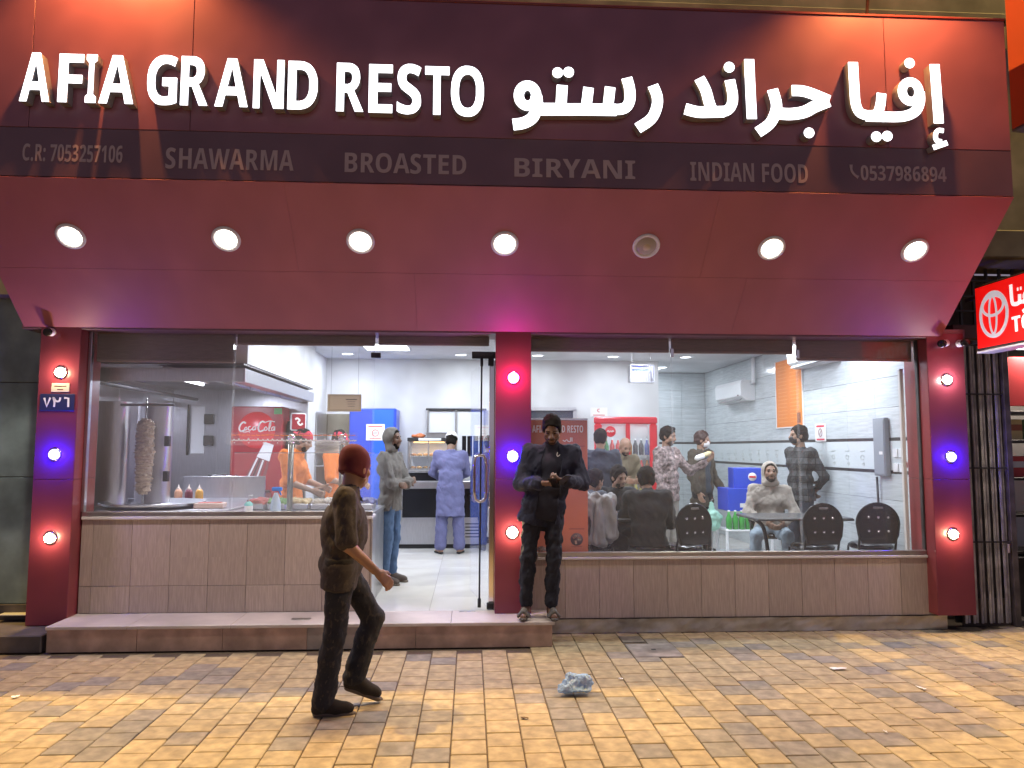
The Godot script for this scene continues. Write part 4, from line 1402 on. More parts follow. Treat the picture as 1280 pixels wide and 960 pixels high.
# ---------------------------------------------------------------- kitchen side
func kitchen() -> void:
	var h := thing("extractor_hood", "long stainless steel extractor hood hanging over the kitchen", "hood")
	pbox(h, "front_fascia", Vector3(-2.085, 2.20, -3.68), Vector3(-2.07, 2.325, -.62), M.steel, .002)
	pbox(h, "near_fascia", Vector3(-3.88, 2.20, -.635), Vector3(-2.087, 2.325, -.62), M.steel, .002)
	pbox(h, "top_plate", Vector3(-3.89, 2.36, -3.70), Vector3(-2.09, 2.372, -.64), M.steel_rough, 0)
	pbox(h, "gutter", Vector3(-2.19, 2.20, -3.68), Vector3(-2.087, 2.206, -.64), M.steel, 0)
	for i in 5:
		var z1 := -.70 - i * .6
		var o := part(h, "filter", bb(Vector3(.70, .02, .56), .004), M.steel_rough, Vector3(-2.55, 2.28, z1 - .29), Vector3(0, 0, -14))
		for k in 7:
			part(o, "louvre", bb(Vector3(.64, .012, .03), .002), M.steel_rough, Vector3(0, -.014, -.23 + k * .077))
	part(h, "duct_pipe", MB.new(true).tube([Vector3(-3.55, 2.22, -.66), Vector3(-3.55, 2.22, -3.6)], .022).done(), M.dark_metal)
	var bk := setting("kitchen_bulkhead")
	pbox(bk, "board", Vector3(-3.9, 2.374, -3.72), Vector3(-2.075, 2.93, -.70), M.white, .002)
	# worktop
	var wt := thing("kitchen_worktop", "stainless steel worktop behind the kitchen window", "worktop")
	pbox(wt, "top", Vector3(-3.88, 1.005, -2.3), Vector3(-2.20, 1.04, -.56), M.steel, .004)
	pbox(wt, "cabinet", Vector3(-3.86, .21, -2.28), Vector3(-2.24, 1.003, -.60), M.steel_rough, .003)
	pbox(wt, "back_splash", Vector3(-3.20, 1.041, -2.3), Vector3(-2.3, 1.28, -2.28), M.steel, .002)
	# vertical broiler
	var b := thing("shawarma_broiler", "upright stainless broiler with a tall spit of stacked meat", "broiler", Vector3(-3.2, 1.041, -1.15))
	var shell := MB.new(true)
	for q in [[-.28, .0, .19], [.06, -.22, .17]]:
		for i in 14:
			var a0 := lerpf(-1.75, 1.75, i / 14.0)
			var a1 := lerpf(-1.75, 1.75, (i + 1) / 14.0)
			var v = func(a, y): return Vector3(q[0] - .02 + sin(a) * q[2], y, q[1] + cos(a) * q[2] * .7)
			shell.quad(v.call(a0, 0.0), v.call(a0, 1.0), v.call(a1, 1.0), v.call(a1, 0.0))
	part(b, "heat_shield", shell.done(), M.steel)
	part(b, "spit", MB.new(true).tube([Vector3(.09, .03, .12), Vector3(.09, 1.03, .12)], .007).done(), M.chrome)
	part(b, "top_arm", bb(Vector3(.50, .022, .03), .004), M.dark_metal, Vector3(.10, .965, .12))
	var meat := Field.new()
	meat.cap(Vector3(.09, .17, .12), Vector3(.09, .50, .12), .060, .078)
	meat.cap(Vector3(.09, .50, .12), Vector3(.09, .76, .12), .078, .074)
	fnoise.frequency = 22.0
	var mm := mt(lin(.76, .60, .42), .5, 0.0, noise_tex("meat", .03, .5, 1.0, 4), 6.0)
	net_part(b, "meat_stack", meat, mm, .009, .008, .030, Vector3(.6, 3.2, .6))
	fnoise.frequency = 6.0
	for i in 10:
		part(b, "meat_slice", MB.new(true).lathe([Vector2(.0, -.008), Vector2(.078, -.006), Vector2(.082, .0), Vector2(.076, .006), Vector2(0, .008)], 14).done(), mm, Vector3(.09 + .006 * sin(i * 2.3), .20 + i * .062, .12 + .006 * cos(i * 1.7)), Vector3(4 * sin(i), 0, 5 * cos(i * 1.9)))
	part(b, "drip_tray", MB.new(true).lathe([Vector2(0, 0), Vector2(.40, 0), Vector2(.47, .045), Vector2(.465, .05), Vector2(.40, .010), Vector2(0, .008)], 30).done(), M.steel, Vector3(.22, .004, .18))
	for q in [.28, .62]:
		part(b, "control_box", bb(Vector3(.05, .10, .05), .005), M.black, Vector3(.245, q, -.02))
	# sauce bottles
	var cols := [[lin(.55, .28, .16), "orange sauce bottle with pale nozzle, leftmost on the worktop"], [lin(.16, .03, .05), "dark red sauce bottle between the two orange ones"], [lin(.62, .32, .06), "yellow sauce bottle with pale nozzle, rightmost of three"]]
	for i in 3:
		var t := thing("sauce_bottle", cols[i][1], "bottle", Vector3(-3.00 + .105 * i, 1.041, -1.62), 0, "sauce bottles")
		part(t, "flask", MB.new(true).lathe([Vector2(0, 0), Vector2(.038, 0), Vector2(.040, .02), Vector2(.039, .10), Vector2(.028, .125), Vector2(.016, .132)], 16).done(), mt(cols[i][0], .35))
		part(t, "nozzle", MB.new(true).lathe([Vector2(.02, .128), Vector2(.02, .142), Vector2(.008, .150), Vector2(.003, .178), Vector2(0, .18)], 12).done(), mt(lin(.62, .5, .42), .4))
	# switch board on the back wall
	var sb := thing("switch_board", "pale wall board with two dark switch boxes behind the broiler", "switch board", Vector3(-3.52, 1.83, -3.70))
	part(sb, "board", bb(Vector3(.17, .62, .02), .004), M.white_gloss, Vector3(-.04, 0, 0))
	part(sb, "edge_rail", bb(Vector3(.025, .66, .03), .004), M.black, Vector3(-.165, 0, .01))
	for y in [.14, -.14]:
		part(sb, "switch_box", bb(Vector3(.12, .13, .05), .006), M.dark_metal, Vector3(.11, y, .035))
	# cooker with pans
	var ck := thing("cooker", "steel cooker with pan supports at the end of the worktop", "cooker", Vector3(-2.95, .2, -3.05))
	part(ck, "cabinet", bb(Vector3(.9, .84, .7), .01), M.steel, Vector3(0, .42, 0))
	part(ck, "hob", bb(Vector3(.88, .03, .68), .006), M.dark_metal, Vector3(0, .857, 0))
	for i in 3:
		part(ck, "pan_support", MB.new().box(Vector3(0, .02, 0), Vector3(.22, .012, .014)).box(Vector3(0, .032, 0), Vector3(.014, .012, .22)).done(), M.rubber, Vector3(-.28 + .28 * i, .866, .1))
	for q in [[-2.78, 1.13, -2.95, .13, .12, "wide steel stock pot on the cooker, the nearer one"], [-3.10, 1.13, -3.1, .10, .16, "taller steel stock pot at the back of the cooker"]]:
		var p := thing("stock_pot", q[5], "pot", Vector3(q[0], 1.113, q[2]), 0, "pots on the cooker")
		part(p, "pan", MB.new(true).lathe([Vector2(0, 0), Vector2(q[3], 0), Vector2(q[3] + .004, q[4]), Vector2(q[3] + .012, q[4] + .006), Vector2(q[3] - .004, q[4]), Vector2(q[3] - .006, .01), Vector2(0, .01)], 24).done(), M.steel)
		part(p, "handle", MB.new(true).tube([Vector3(q[3], q[4] * .8, 0), Vector3(q[3] + .06, q[4] * .85, .02), Vector3(q[3] + .17, q[4] * .9, .04)], .008).done(), M.black)
	var pb := thing("pastry_box", "flat pink and white food box on the worktop edge", "box", Vector3(-2.42, 1.041, -.86), 8)
	part(pb, "carton", bb(Vector3(.26, .045, .2), .006), mt(lin(.55, .42, .38), .7), Vector3(0, .023, 0))
	part(pb, "label_strip", bb(Vector3(.2, .004, .1), .001), mt(lin(.5, .12, .1), .7), Vector3(0, .049, 0))
	# sanitizer and spray bottles behind the glass
	var sn := thing("sanitizer_bottle", "small teal hand gel bottle standing behind the kitchen window", "bottle", Vector3(-1.95, 1.013, -.44))
	part(sn, "flask", MB.new(true).lathe([Vector2(0, 0), Vector2(.034, 0), Vector2(.036, .02), Vector2(.036, .095), Vector2(.014, .115)], 16).done(), mt(lin(.22, .55, .52), .25))
	part(sn, "print_band", MB.new(true).lathe([Vector2(.0365, .03), Vector2(.037, .032), Vector2(.037, .075), Vector2(.0365, .077)], 16).done(), M.paper)
	part(sn, "pump", MB.new(true).tube([Vector3(0, .11, 0), Vector3(0, .165, 0), Vector3(.035, .168, .01)], .006).done(), M.white_gloss)
	var sp := thing("spray_bottle", "clear spray bottle with blue trigger head behind the kitchen window", "bottle", Vector3(-1.72, 1.013, -.46))
	part(sp, "flask", MB.new(true).lathe([Vector2(0, 0), Vector2(.045, 0), Vector2(.047, .02), Vector2(.044, .10), Vector2(.022, .17), Vector2(.015, .19)], 18).done(), mt(lin(.42, .52, .60), .25))
	part(sp, "trigger_head", MB.new().box(Vector3(.008, .222, 0), Vector3(.09, .035, .03), Basis(), .008).box(Vector3(.035, .19, 0), Vector3(.012, .05, .014), Basis(0 * Vector3.UP + Vector3(0, 0, 1), .4), .003).done(), mt(lin(.02, .18, .62), .35))
	# serving counter with glass case
	var sc := thing("serving_counter", "steel serving counter with glass case and ball-topped posts", "counter")
	pbox(sc, "cabinet", Vector3(-2.18, .2, -1.45), Vector3(-.88, .985, -.56), M.steel_rough, .004)
	pbox(sc, "top", Vector3(-2.19, .986, -1.47), Vector3(-.87, 1.02, -.54), M.steel, .004)
	pbox(sc, "front_glass", Vector3(-2.15, 1.021, -.648), Vector3(-.89, 1.54, -.640), M.case_glass, 0)
	pbox(sc, "side_glass", Vector3(-.890, 1.021, -1.40), Vector3(-.882, 1.54, -.65), M.case_glass, 0)
	pbox(sc, "top_glass", Vector3(-2.15, 1.541, -1.25), Vector3(-.88, 1.549, -.64), M.case_glass, 0)
	pbox(sc, "glass_edge", Vector3(-2.15, 1.550, -.655), Vector3(-.88, 1.556, -.640), M.chrome, .001)
	M.post_metal = mt(lin(.22, .22, .20), .3, 1.0)
	for x in [-1.655, -1.19]:
		part(sc, "post", MB.new(true).tube([Vector3(x, 1.02, -.70), Vector3(x, 1.63, -.70)], .026, 14).done(), M.post_metal)
		part(sc, "ball_finial", MB.new(true).lathe([Vector2(.0, -.05), Vector2(.03, -.05), Vector2(.03, -.04), Vector2(.02, -.035)], 14, Vector3(x, 1.69, -.70)).ball(Vector3(x, 1.69, -.70), Vector3.ONE * .038).done(), M.chrome)
	var fills := [lin(.5, .06, .04), lin(.12, .3, .04), lin(.6, .45, .2), lin(.65, .6, .5), lin(.45, .12, .05), lin(.1, .12, .4)]
	for i in 6:
		var t := thing("food_tray", ["tray of red salad in the glass case", "tray of green leaves in the glass case", "tray of golden chips in the glass case", "tray of pale sauce in the glass case", "tray of spiced meat in the glass case", "tray of blue wrapped packets in the glass case"][i], "tray", Vector3(-2.0 + .2 * i, 1.021, -.95), 0, "food trays in the glass case")
		part(t, "pan", MB.new().box(Vector3(0, .03, 0), Vector3(.18, .06, .30), Basis(), .012).done(), M.steel)
		var fm := mt(fills[i], .6, 0.0, tex["grime"], 6.0)
		var fd := Field.new()
		for k in 9:
			fd.ell(Vector3((k % 3 - 1) * .05, .06 + .012 * sin(k * 2.1 + i), (k / 3 - 1) * .09), Vector3(.045, .03, .055))
		net_part(t, "filling", fd, fm, .012, .008, .03, Vector3(3, 3, 3))
	var bs := thing("flatbread_stack", "stack of pale flatbreads on top of the glass case", "bread", Vector3(-1.38, 1.55, -1.05))
	for i in 8:
		part(bs, "flatbread", MB.new(true).lathe([Vector2(0, 0), Vector2(.125, .001), Vector2(.13, .006), Vector2(.122, .013), Vector2(0, .014)], 18).done(), mt(lin(.58, .55, .47), .8), Vector3(.006 * sin(i * 2.0), i * .0145, .006 * cos(i * 1.3)))
	# red drinks fridge at the back of the kitchen
	var fr := thing("red_fridge", "tall red drinks fridge with white script lettering and a bottle picture", "fridge", Vector3(-2.70, .2, -3.5))
	part(fr, "cabinet", bb(Vector3(.64, 1.92, .36), .012), M.coke, Vector3(0, .96, 0))
	var face := .181
	part(fr, "round_emblem", MB.new(true).lathe([Vector2(0, .002), Vector2(.23, .002), Vector2(.232, 0)], 40, Vector3.ZERO, Basis(Vector3(1, 0, 0), PI / 2)).done(), mt(lin(.66, .03, .045), .3), Vector3(.0, 1.62, face))
	var ink := MB.new()
	var zz := face + .003
	var sw = func(pts, wd): ink.ribbon(spline2(pts.map(func(p): return Vector2(p[0], p[1])), 5), wd, zz, zz + .002)
	sw.call([[-.135, 1.705], [-.165, 1.72], [-.20, 1.69], [-.215, 1.64], [-.195, 1.605], [-.15, 1.62]], .020)
	sw.call([[-.13, 1.66], [-.148, 1.64], [-.138, 1.62], [-.118, 1.635], [-.13, 1.66]], .012)
	sw.call([[-.075, 1.665], [-.098, 1.66], [-.10, 1.625], [-.075, 1.62], [-.055, 1.64]], .012)
	sw.call([[-.02, 1.665], [-.045, 1.655], [-.045, 1.62], [-.022, 1.63], [-.012, 1.668], [-.012, 1.62]], .012)
	sw.call([[.005, 1.65], [.028, 1.652]], .010)
	sw.call([[.10, 1.715], [.07, 1.73], [.035, 1.70], [.02, 1.645], [.04, 1.605], [.09, 1.62]], .020)
	sw.call([[.115, 1.665], [.095, 1.64], [.108, 1.615], [.132, 1.635], [.115, 1.665]], .012)
	sw.call([[.15, 1.62], [.158, 1.70], [.175, 1.73], [.172, 1.68], [.152, 1.615], [.175, 1.615]], .012)
	sw.call([[.215, 1.665], [.19, 1.65], [.19, 1.615], [.212, 1.625], [.224, 1.665], [.224, 1.612]], .012)
	sw.call([[.10, 1.715], [.16, 1.735], [.225, 1.725]], .012)
	sw.call([[-.20, 1.61], [-.15, 1.595], [-.10, 1.602], [-.08, 1.592]], .010)
	part(fr, "script_lettering", ink.done(), M.paper)
	ink = MB.new()
	# two lines of Arabic
	sw.call([[-.07, 1.40], [-.072, 1.345]], .010)
	sw.call([[-.085, 1.35], [-.10, 1.372], [-.108, 1.345], [-.122, 1.37], [-.13, 1.345], [-.145, 1.365], [-.152, 1.345]], .010)
	sw.call([[-.155, 1.36], [-.165, 1.335], [-.185, 1.325]], .010)
	sw.call([[-.175, 1.35], [-.20, 1.348], [-.205, 1.372], [-.215, 1.345], [-.245, 1.345], [-.248, 1.40]], .010)
	sw.call([[-.12, 1.395], [-.115, 1.40]], .010)
	sw.call([[-.21, 1.325], [-.205, 1.325]], .010)
	sw.call([[-.10, 1.29], [-.105, 1.265], [-.125, 1.262], [-.127, 1.31]], .010)
	sw.call([[-.14, 1.285], [-.148, 1.255], [-.165, 1.245]], .010)
	sw.call([[-.165, 1.295], [-.175, 1.265], [-.195, 1.265]], .010)
	sw.call([[-.205, 1.265], [-.215, 1.285], [-.23, 1.27], [-.215, 1.26], [-.205, 1.268]], .010)
	sw.call([[-.222, 1.305], [-.212, 1.305]], .009)
	part(fr, "arabic_lettering", ink.done(), M.paper)
	var bt := part(fr, "bottle_picture", MB.new().prism([Vector3(-.05, .16, 0), Vector3(-.10, -.02, 0), Vector3(-.14, -.40, 0), Vector3(.12, -.40, 0), Vector3(.10, -.02, 0), Vector3(.05, .16, 0)], Vector3(0, 0, 1), .003).done(), mt(lin(.20, .05, .06), .35), Vector3(.07, 1.20, face), Vector3(0, 0, -20))
	part(bt, "cap_picture", MB.new().prism([Vector3(-.085, .06, 0), Vector3(-.06, .27, 0), Vector3(.06, .27, 0), Vector3(.085, .06, 0)], Vector3(0, 0, 1), .002).done(), M.white_gloss, Vector3(0, 0, .004))
	for k in 4:
		part(bt, "shine_stripe", bb(Vector3(.020, .44, .002), 0), [M.white_gloss, M.core, M.white_gloss, M.coke][k], Vector3(-.085 + k * .05, -.17, .0045), Vector3(0, 0, -4 + 3 * k))
	part(fr, "green_tag", bb(Vector3(.10, .075, .004), .002), mt(lin(.10, .30, .10), .5), Vector3(.26, 1.86, face + .002))
	var cs := thing("logo_box", "small red logo box with white border on a dark column beside the fridge", "sign", Vector3(-2.27, 1.93, -3.5))
	part(cs, "column", bb(Vector3(.17, 1.74, .2), .005), M.black, Vector3(0, -.86, -.05))
	part(cs, "border", bb(Vector3(.20, .23, .04), .03), M.white_gloss, Vector3(.06, 0, .07), Vector3(0, 25, 0))
	part(cs, "panel", bb(Vector3(.17, .20, .02), .02), M.coke, Vector3(.069, 0, .089), Vector3(0, 25, 0))
	part(cs, "mark", MB.new().ribbon(spline2([Vector2(-.045, .03), Vector2(-.02, .045), Vector2(.01, .02), Vector2(-.01, -.01), Vector2(.02, -.04), Vector2(.05, -.02)]), .022, 0, .003).done(), M.paper, Vector3(.073, 0, .0985), Vector3(0, 25, 0))
	# menu strip over the counter, as two rows of cut vinyl
	var ms := thing("vinyl_lettering", "row of white and orange Arabic vinyl lettering over the counter", "lettering", Vector3(-1.85, 1.66, -.62))
	var vin := MB.new()
	var vo := MB.new()
	for i in 26:
		var x := -.32 + i * .043
		var a := .5 + .5 * sin(i * 2.7)
		vin.ribbon(spline2([Vector2(x + .046, .008), Vector2(x + .03, .004), Vector2(x + .02, .010 + .014 * a), Vector2(x + .012, .004), Vector2(x, .006)], 3), .010, 0, .002)
		if i % 3 == 0: vin.ribbon([Vector2(x + .02, -.016), Vector2(x + .028, -.016)], .009, 0, .002)
		vo.ribbon([Vector2(x, .052 + .004 * a), Vector2(x + .036, .052 + .004 * sin(i * 1.1))], .007, 0, .002)
	part(ms, "white_row", vin.done(), M.paper)
	part(ms, "orange_row", vo.done(), M.orange)
	part(ms, "carrier_strip", bb(Vector3(1.18, .12, .004), 0), M.case_glass, Vector3(.22, .02, -.004))
	# blue cabinet, steel panel
	var bc := thing("blue_fridge", "tall blue drinks fridge with a white notice on its side", "fridge", Vector3(-1.39, .2, -4.68))
	part(bc, "cabinet", bb(Vector3(.66, 1.96, .52), .015), M.blue, Vector3(0, .98, 0))
	part(bc, "lighter_stripe", bb(Vector3(.30, 1.92, .004), .001), mt(lin(.03, .13, .75), .35), Vector3(.14, .98, .263))
	var nt := part(bc, "notice", bb(Vector3(.26, .23, .004), .001), M.paper, Vector3(.04, 1.62, .268))
	part(nt, "red_line", bb(Vector3(.20, .014, .002), 0), mt(lin(.6, .05, .06), .6), Vector3(0, .08, .003))
	part(nt, "ring", MB.new(true).tube(arc(Vector2.ZERO, Vector2(.045, .045), 0, 360, 20).map(func(p): return Vector3(p.x, p.y - .01, .003)), .005, 6).done(), mt(lin(.6, .1, .1), .6))
	part(nt, "cigarette", bb(Vector3(.06, .008, .002), 0), M.black, Vector3(0, -.01, .003))
	part(nt, "red_line", bb(Vector3(.16, .010, .002), 0), mt(lin(.6, .05, .06), .6), Vector3(0, -.085, .003))
	part(bc, "handle", MB.new(true).tube([Vector3(.30, .9, .275), Vector3(.30, 1.2, .275)], .010).done(), M.white_gloss)
	var sh := thing("steel_shelf", "steel wall panel with a shelf of plates behind the workers", "shelf", Vector3(-2.14, .2, -4.55))
	part(sh, "panel", bb(Vector3(.012, 1.9, .7), .002), M.steel, Vector3(.008, .95, 0))
	for y in [1.15, 1.5]:
		part(sh, "board", bb(Vector3(.28, .02, .68), .003), M.steel, Vector3(.155, y, 0))
	for i in 5:
		var pl := thing("plate_stack", ["short stack of white plates on the lower steel shelf", "taller stack of white plates on the lower steel shelf", "white tub on the lower steel shelf", "stack of white bowls on the upper steel shelf", "white box on the upper steel shelf"][i], "plates", Vector3(-1.98, .2 + (1.16 if i < 3 else 1.51), -4.78 + .22 * (i % 3)), 0, "white crockery on the steel shelf")
		for k in [3, 6, 2, 5, 4][i]:
			part(pl, "plate", MB.new(true).lathe([Vector2(0, 0), Vector2(.05, 0), Vector2(.085, .016), Vector2(.08, .018), Vector2(0, .006)], 18).done(), M.white_gloss, Vector3(0, .0165 * k, 0))
	# back counter seen through the door
	var bcn := thing("back_counter", "steel service counter with dark glass panel at the back of the shop", "counter", Vector3(-.40, .2, -4.64))
	part(bcn, "cabinet", bb(Vector3(1.26, .84, .56), .006), M.steel, Vector3(0, .48, 0))
	part(bcn, "plinth", bb(Vector3(1.22, .06, .5), .002), M.rubber, Vector3(0, .03, 0))
	part(bcn, "top", bb(Vector3(1.30, .035, .60), .005), M.steel, Vector3(0, .918, 0))
	part(bcn, "dark_panel", bb(Vector3(1.14, .40, .012), .003), M.black_gloss, Vector3(.02, .63, .285))
	part(bcn, "rail", bb(Vector3(1.26, .07, .014), .003), M.steel, Vector3(0, .866, .287))
	for i in 5:
		part(bcn, "vent_slot", bb(Vector3(.26, .014, .01), .001), M.rubber, Vector3(.46, .16 + i * .045, .283))
	var fw := thing("food_warmer", "glass food warmer with two shelves of pastries on the back counter", "food warmer", Vector3(-.60, 1.137, -4.62))
	part(fw, "base", bb(Vector3(.58, .11, .40), .006), M.black_gloss, Vector3(0, .055, 0))
	part(fw, "base_trim", bb(Vector3(.60, .03, .42), .004), M.steel, Vector3(0, .13, 0))
	for sx in [-.28, .28]:
		for szz in [-.18, .18]:
			part(fw, "corner_post", bb(Vector3(.03, .42, .03), .004), M.steel_rough, Vector3(sx, .35, szz))
	part(fw, "middle_post", bb(Vector3(.018, .42, .02), .003), M.steel, Vector3(0, .35, .188))
	part(fw, "roof", bb(Vector3(.60, .05, .42), .006), M.dark_metal, Vector3(0, .585, 0))
	part(fw, "header", bb(Vector3(.32, .035, .006), .001), M.white_gloss, Vector3(.02, .585, .214))
	part(fw, "back_panel", bb(Vector3(.54, .42, .01), .001), M.white_gloss, Vector3(0, .35, -.19))
	for y in [.16, .34]:
		part(fw, "shelf", bb(Vector3(.54, .012, .36), .002), M.steel, Vector3(0, y, 0))
	part(fw, "front_glass", bb(Vector3(.53, .41, .006), 0), M.case_glass, Vector3(0, .35, .197))
	var warm := glow(Color(1, .8, .5), 2.2)
	part(fw, "lamp", MB.new(true).tube([Vector3(-.22, .545, .05), Vector3(.22, .545, .05)], .010, 8).done(), warm)
	area(fw, Vector3(-.60, 1.137 + .53, -4.57), Vector3(-.60, 1.2, -4.57), Color(1, .82, .55), .09, .42, .05)
	var bun := MB.new(true).lathe([Vector2(0, 0), Vector2(.038, .004), Vector2(.045, .018), Vector2(.034, .034), Vector2(0, .042)], 14).done()
	for i in 12:
		var o := thing("pastry", "golden pastry, %s from the left on the %s shelf of the food warmer" % [NTH[i % 6], ["lower", "upper"][i / 6]], "pastry", Vector3(-.60 - .22 + (i % 6) * .088, 1.137 + (.167 if i < 6 else .347), -4.56 + .05 * sin(i * 2.0)), i * 40.0, "pastries on the %s shelf of the food warmer" % ["lower", "upper"][i / 6])
		part(o, "bun", bun, mt(lin(.42, .20 + .03 * sin(i), .06), .5))
	var ft := thing("foil_tray", "shallow foil tray on top of the food warmer", "tray", Vector3(-.50, 1.747, -4.60))
	part(ft, "pan", MB.new().prism([Vector3(-.12, 0, .09), Vector3(-.15, .07, .09), Vector3(.15, .07, .09), Vector3(.12, 0, .09)], Vector3(0, 0, -1), .2).done(), M.steel_rough)
	part(ft, "rim", bb(Vector3(.32, .008, .24), .002), M.steel, Vector3(0, .072, -.01))
	var rb := thing("bread_heap", "heap of reddish bread on top of the food warmer", "bread", Vector3(-.76, 1.747, -4.6))
	var rf := Field.new()
	rf.ell(Vector3(0, .02, 0), Vector3(.10, .03, .09)).ell(Vector3(.05, .035, .02), Vector3(.06, .022, .06))
	net_part(rb, "loaf", rf, mt(lin(.55, .16, .06), .6), .012, .01, .02, Vector3(2, 2, 2))
	var pg := thing("carrier_bag", "bulging white plastic carrier bag beside the food warmer", "bag", Vector3(-1.02, 1.137, -4.52))
	var pf := Field.new()
	pf.ell(Vector3(0, .10, 0), Vector3(.10, .11, .09)).ell(Vector3(-.05, .18, 0), Vector3(.05, .09, .05)).ell(Vector3(.05, .19, .01), Vector3(.04, .09, .04))
	net_part(pg, "sack", pf, mt(lin(.66, .70, .74), .35), .014, .014, .05, Vector3(1.6, 1.6, 1.6))
	# hatch behind the counter
	var wh := thing("wall_hatch", "pair of pale sliding hatch doors in the back wall above the counter", "hatch", Vector3(-.22, 1.75, -4.945))
	for i in 2:
		part(wh, "sliding_leaf", bb(Vector3(.40, .78, .02), .004), M.white_gloss, Vector3(-.21 + .42 * i, .0, .012 + .012 * i))
	for x in [-.42, .0, .42]:
		part(wh, "frame_bar", bb(Vector3(.028, .84, .05), .004), M.steel_rough, Vector3(x, 0, .03))
	part(wh, "frame_head", bb(Vector3(.9, .03, .05), .004), M.dark_metal, Vector3(0, .425, .03))
	part(wh, "dark_opening", bb(Vector3(.34, .30, .01), .002), M.black_gloss, Vector3(.26, -.12, .045))
	for i in 3:
		part(wh, "opening_bar", bb(Vector3(.014, .30, .012), .002), M.white_gloss, Vector3(.16 + i * .09, -.12, .053))

# ---------------------------------------------------------------- dining side
func chair(label: String, at: Vector3, turn: float) -> Node3D:
	var c := thing("dining_chair", label, "chair", at, turn, "black round-backed chairs")
	var o := arc(Vector2(0, .69), Vector2(.195, .19), 0, 180, 18)
	o.append(Vector2(-.18, .58)); o.append(Vector2(-.15, .51)); o.append(Vector2(.15, .51)); o.append(Vector2(.18, .58))
	var back := part(c, "backrest", MB.new().prism(o.map(func(p): return Vector3(p.x * .93, p.y * .985 + .012, 0)), Vector3(0, 0, -1), .035).done(), M.black_gloss, Vector3(0, 0, -.19))
	var loop := o.map(func(p): return Vector3(p.x, p.y, -.2075))
	part(c, "back_frame", MB.new(true).tube(loop, .012, 8, true).done(), M.black_gloss)
	for i in 6:
		part(back, "stud", MB.new(true).ball(Vector3.ZERO, Vector3(.012, .012, .006), Basis(), 8).done(), M.chrome, Vector3(-.09 + .09 * (i % 3), .62 + .13 * (i / 3), -.036))
	part(back, "grip_slot", bb(Vector3(.09, .018, .004), .001), M.chrome, Vector3(0, .84, -.037))
	part(c, "seat", MB.new(true).lathe([Vector2(0, .43), Vector2(.18, .43), Vector2(.205, .445), Vector2(.205, .465), Vector2(.18, .485), Vector2(0, .49)], 28).done(), M.black_gloss)
	for q in [[-.16, .16], [.16, .16], [-.16, -.17], [.16, -.17]]:
		part(c, "leg", MB.new(true).tube([Vector3(q[0], .44, q[1] * .9), Vector3(q[0] * 1.15, .0, q[1] * 1.15)], .011).done(), M.black)
	for sx in [-.17, .17]:
		part(c, "back_post", MB.new(true).tube([Vector3(sx, .44, -.16), Vector3(sx, .59, -.205)], .011).done(), M.black)
	return c

func stool(label: String, at: Vector3) -> void:
	var c := thing("stool", label, "stool", at)
	part(c, "seat", MB.new(true).lathe([Vector2(0, .43), Vector2(.17, .43), Vector2(.18, .45), Vector2(.17, .48), Vector2(0, .485)], 24).done(), M.black_gloss)
	for k in 4:
		part(c, "leg", MB.new(true).tube([Vector3(.12 * cos(k * PI / 2 + .78), .44, .12 * sin(k * PI / 2 + .78)), Vector3(.18 * cos(k * PI / 2 + .78), 0, .18 * sin(k * PI / 2 + .78))], .011).done(), M.black)

func table(label: String, at: Vector3, w: float, d: float) -> void:
	var t := thing("dining_table", label, "table", at, 0, "dining tables")
	part(t, "table_top", bb(Vector3(w, .028, d), .008), mt(lin(.16, .17, .18), .25, 0.0, tex["grime"], 1.0), Vector3(0, .718, 0))
	part(t, "edge_band", bb(Vector3(w + .006, .016, d + .006), .004), M.black, Vector3(0, .713, 0))
	for sx in [-1, 1]:
		part(t, "leg", MB.new(true).tube(spline3([Vector3(sx * w * .42, .70, 0), Vector3(sx * w * .32, .60, 0), Vector3(sx * w * .28, .30, 0), Vector3(sx * w * .30, .03, 0)]), .02).done(), M.black)
		part(t, "foot", bb(Vector3(.05, .03, d * .8), .01), M.black, Vector3(sx * w * .30, .016, 0))

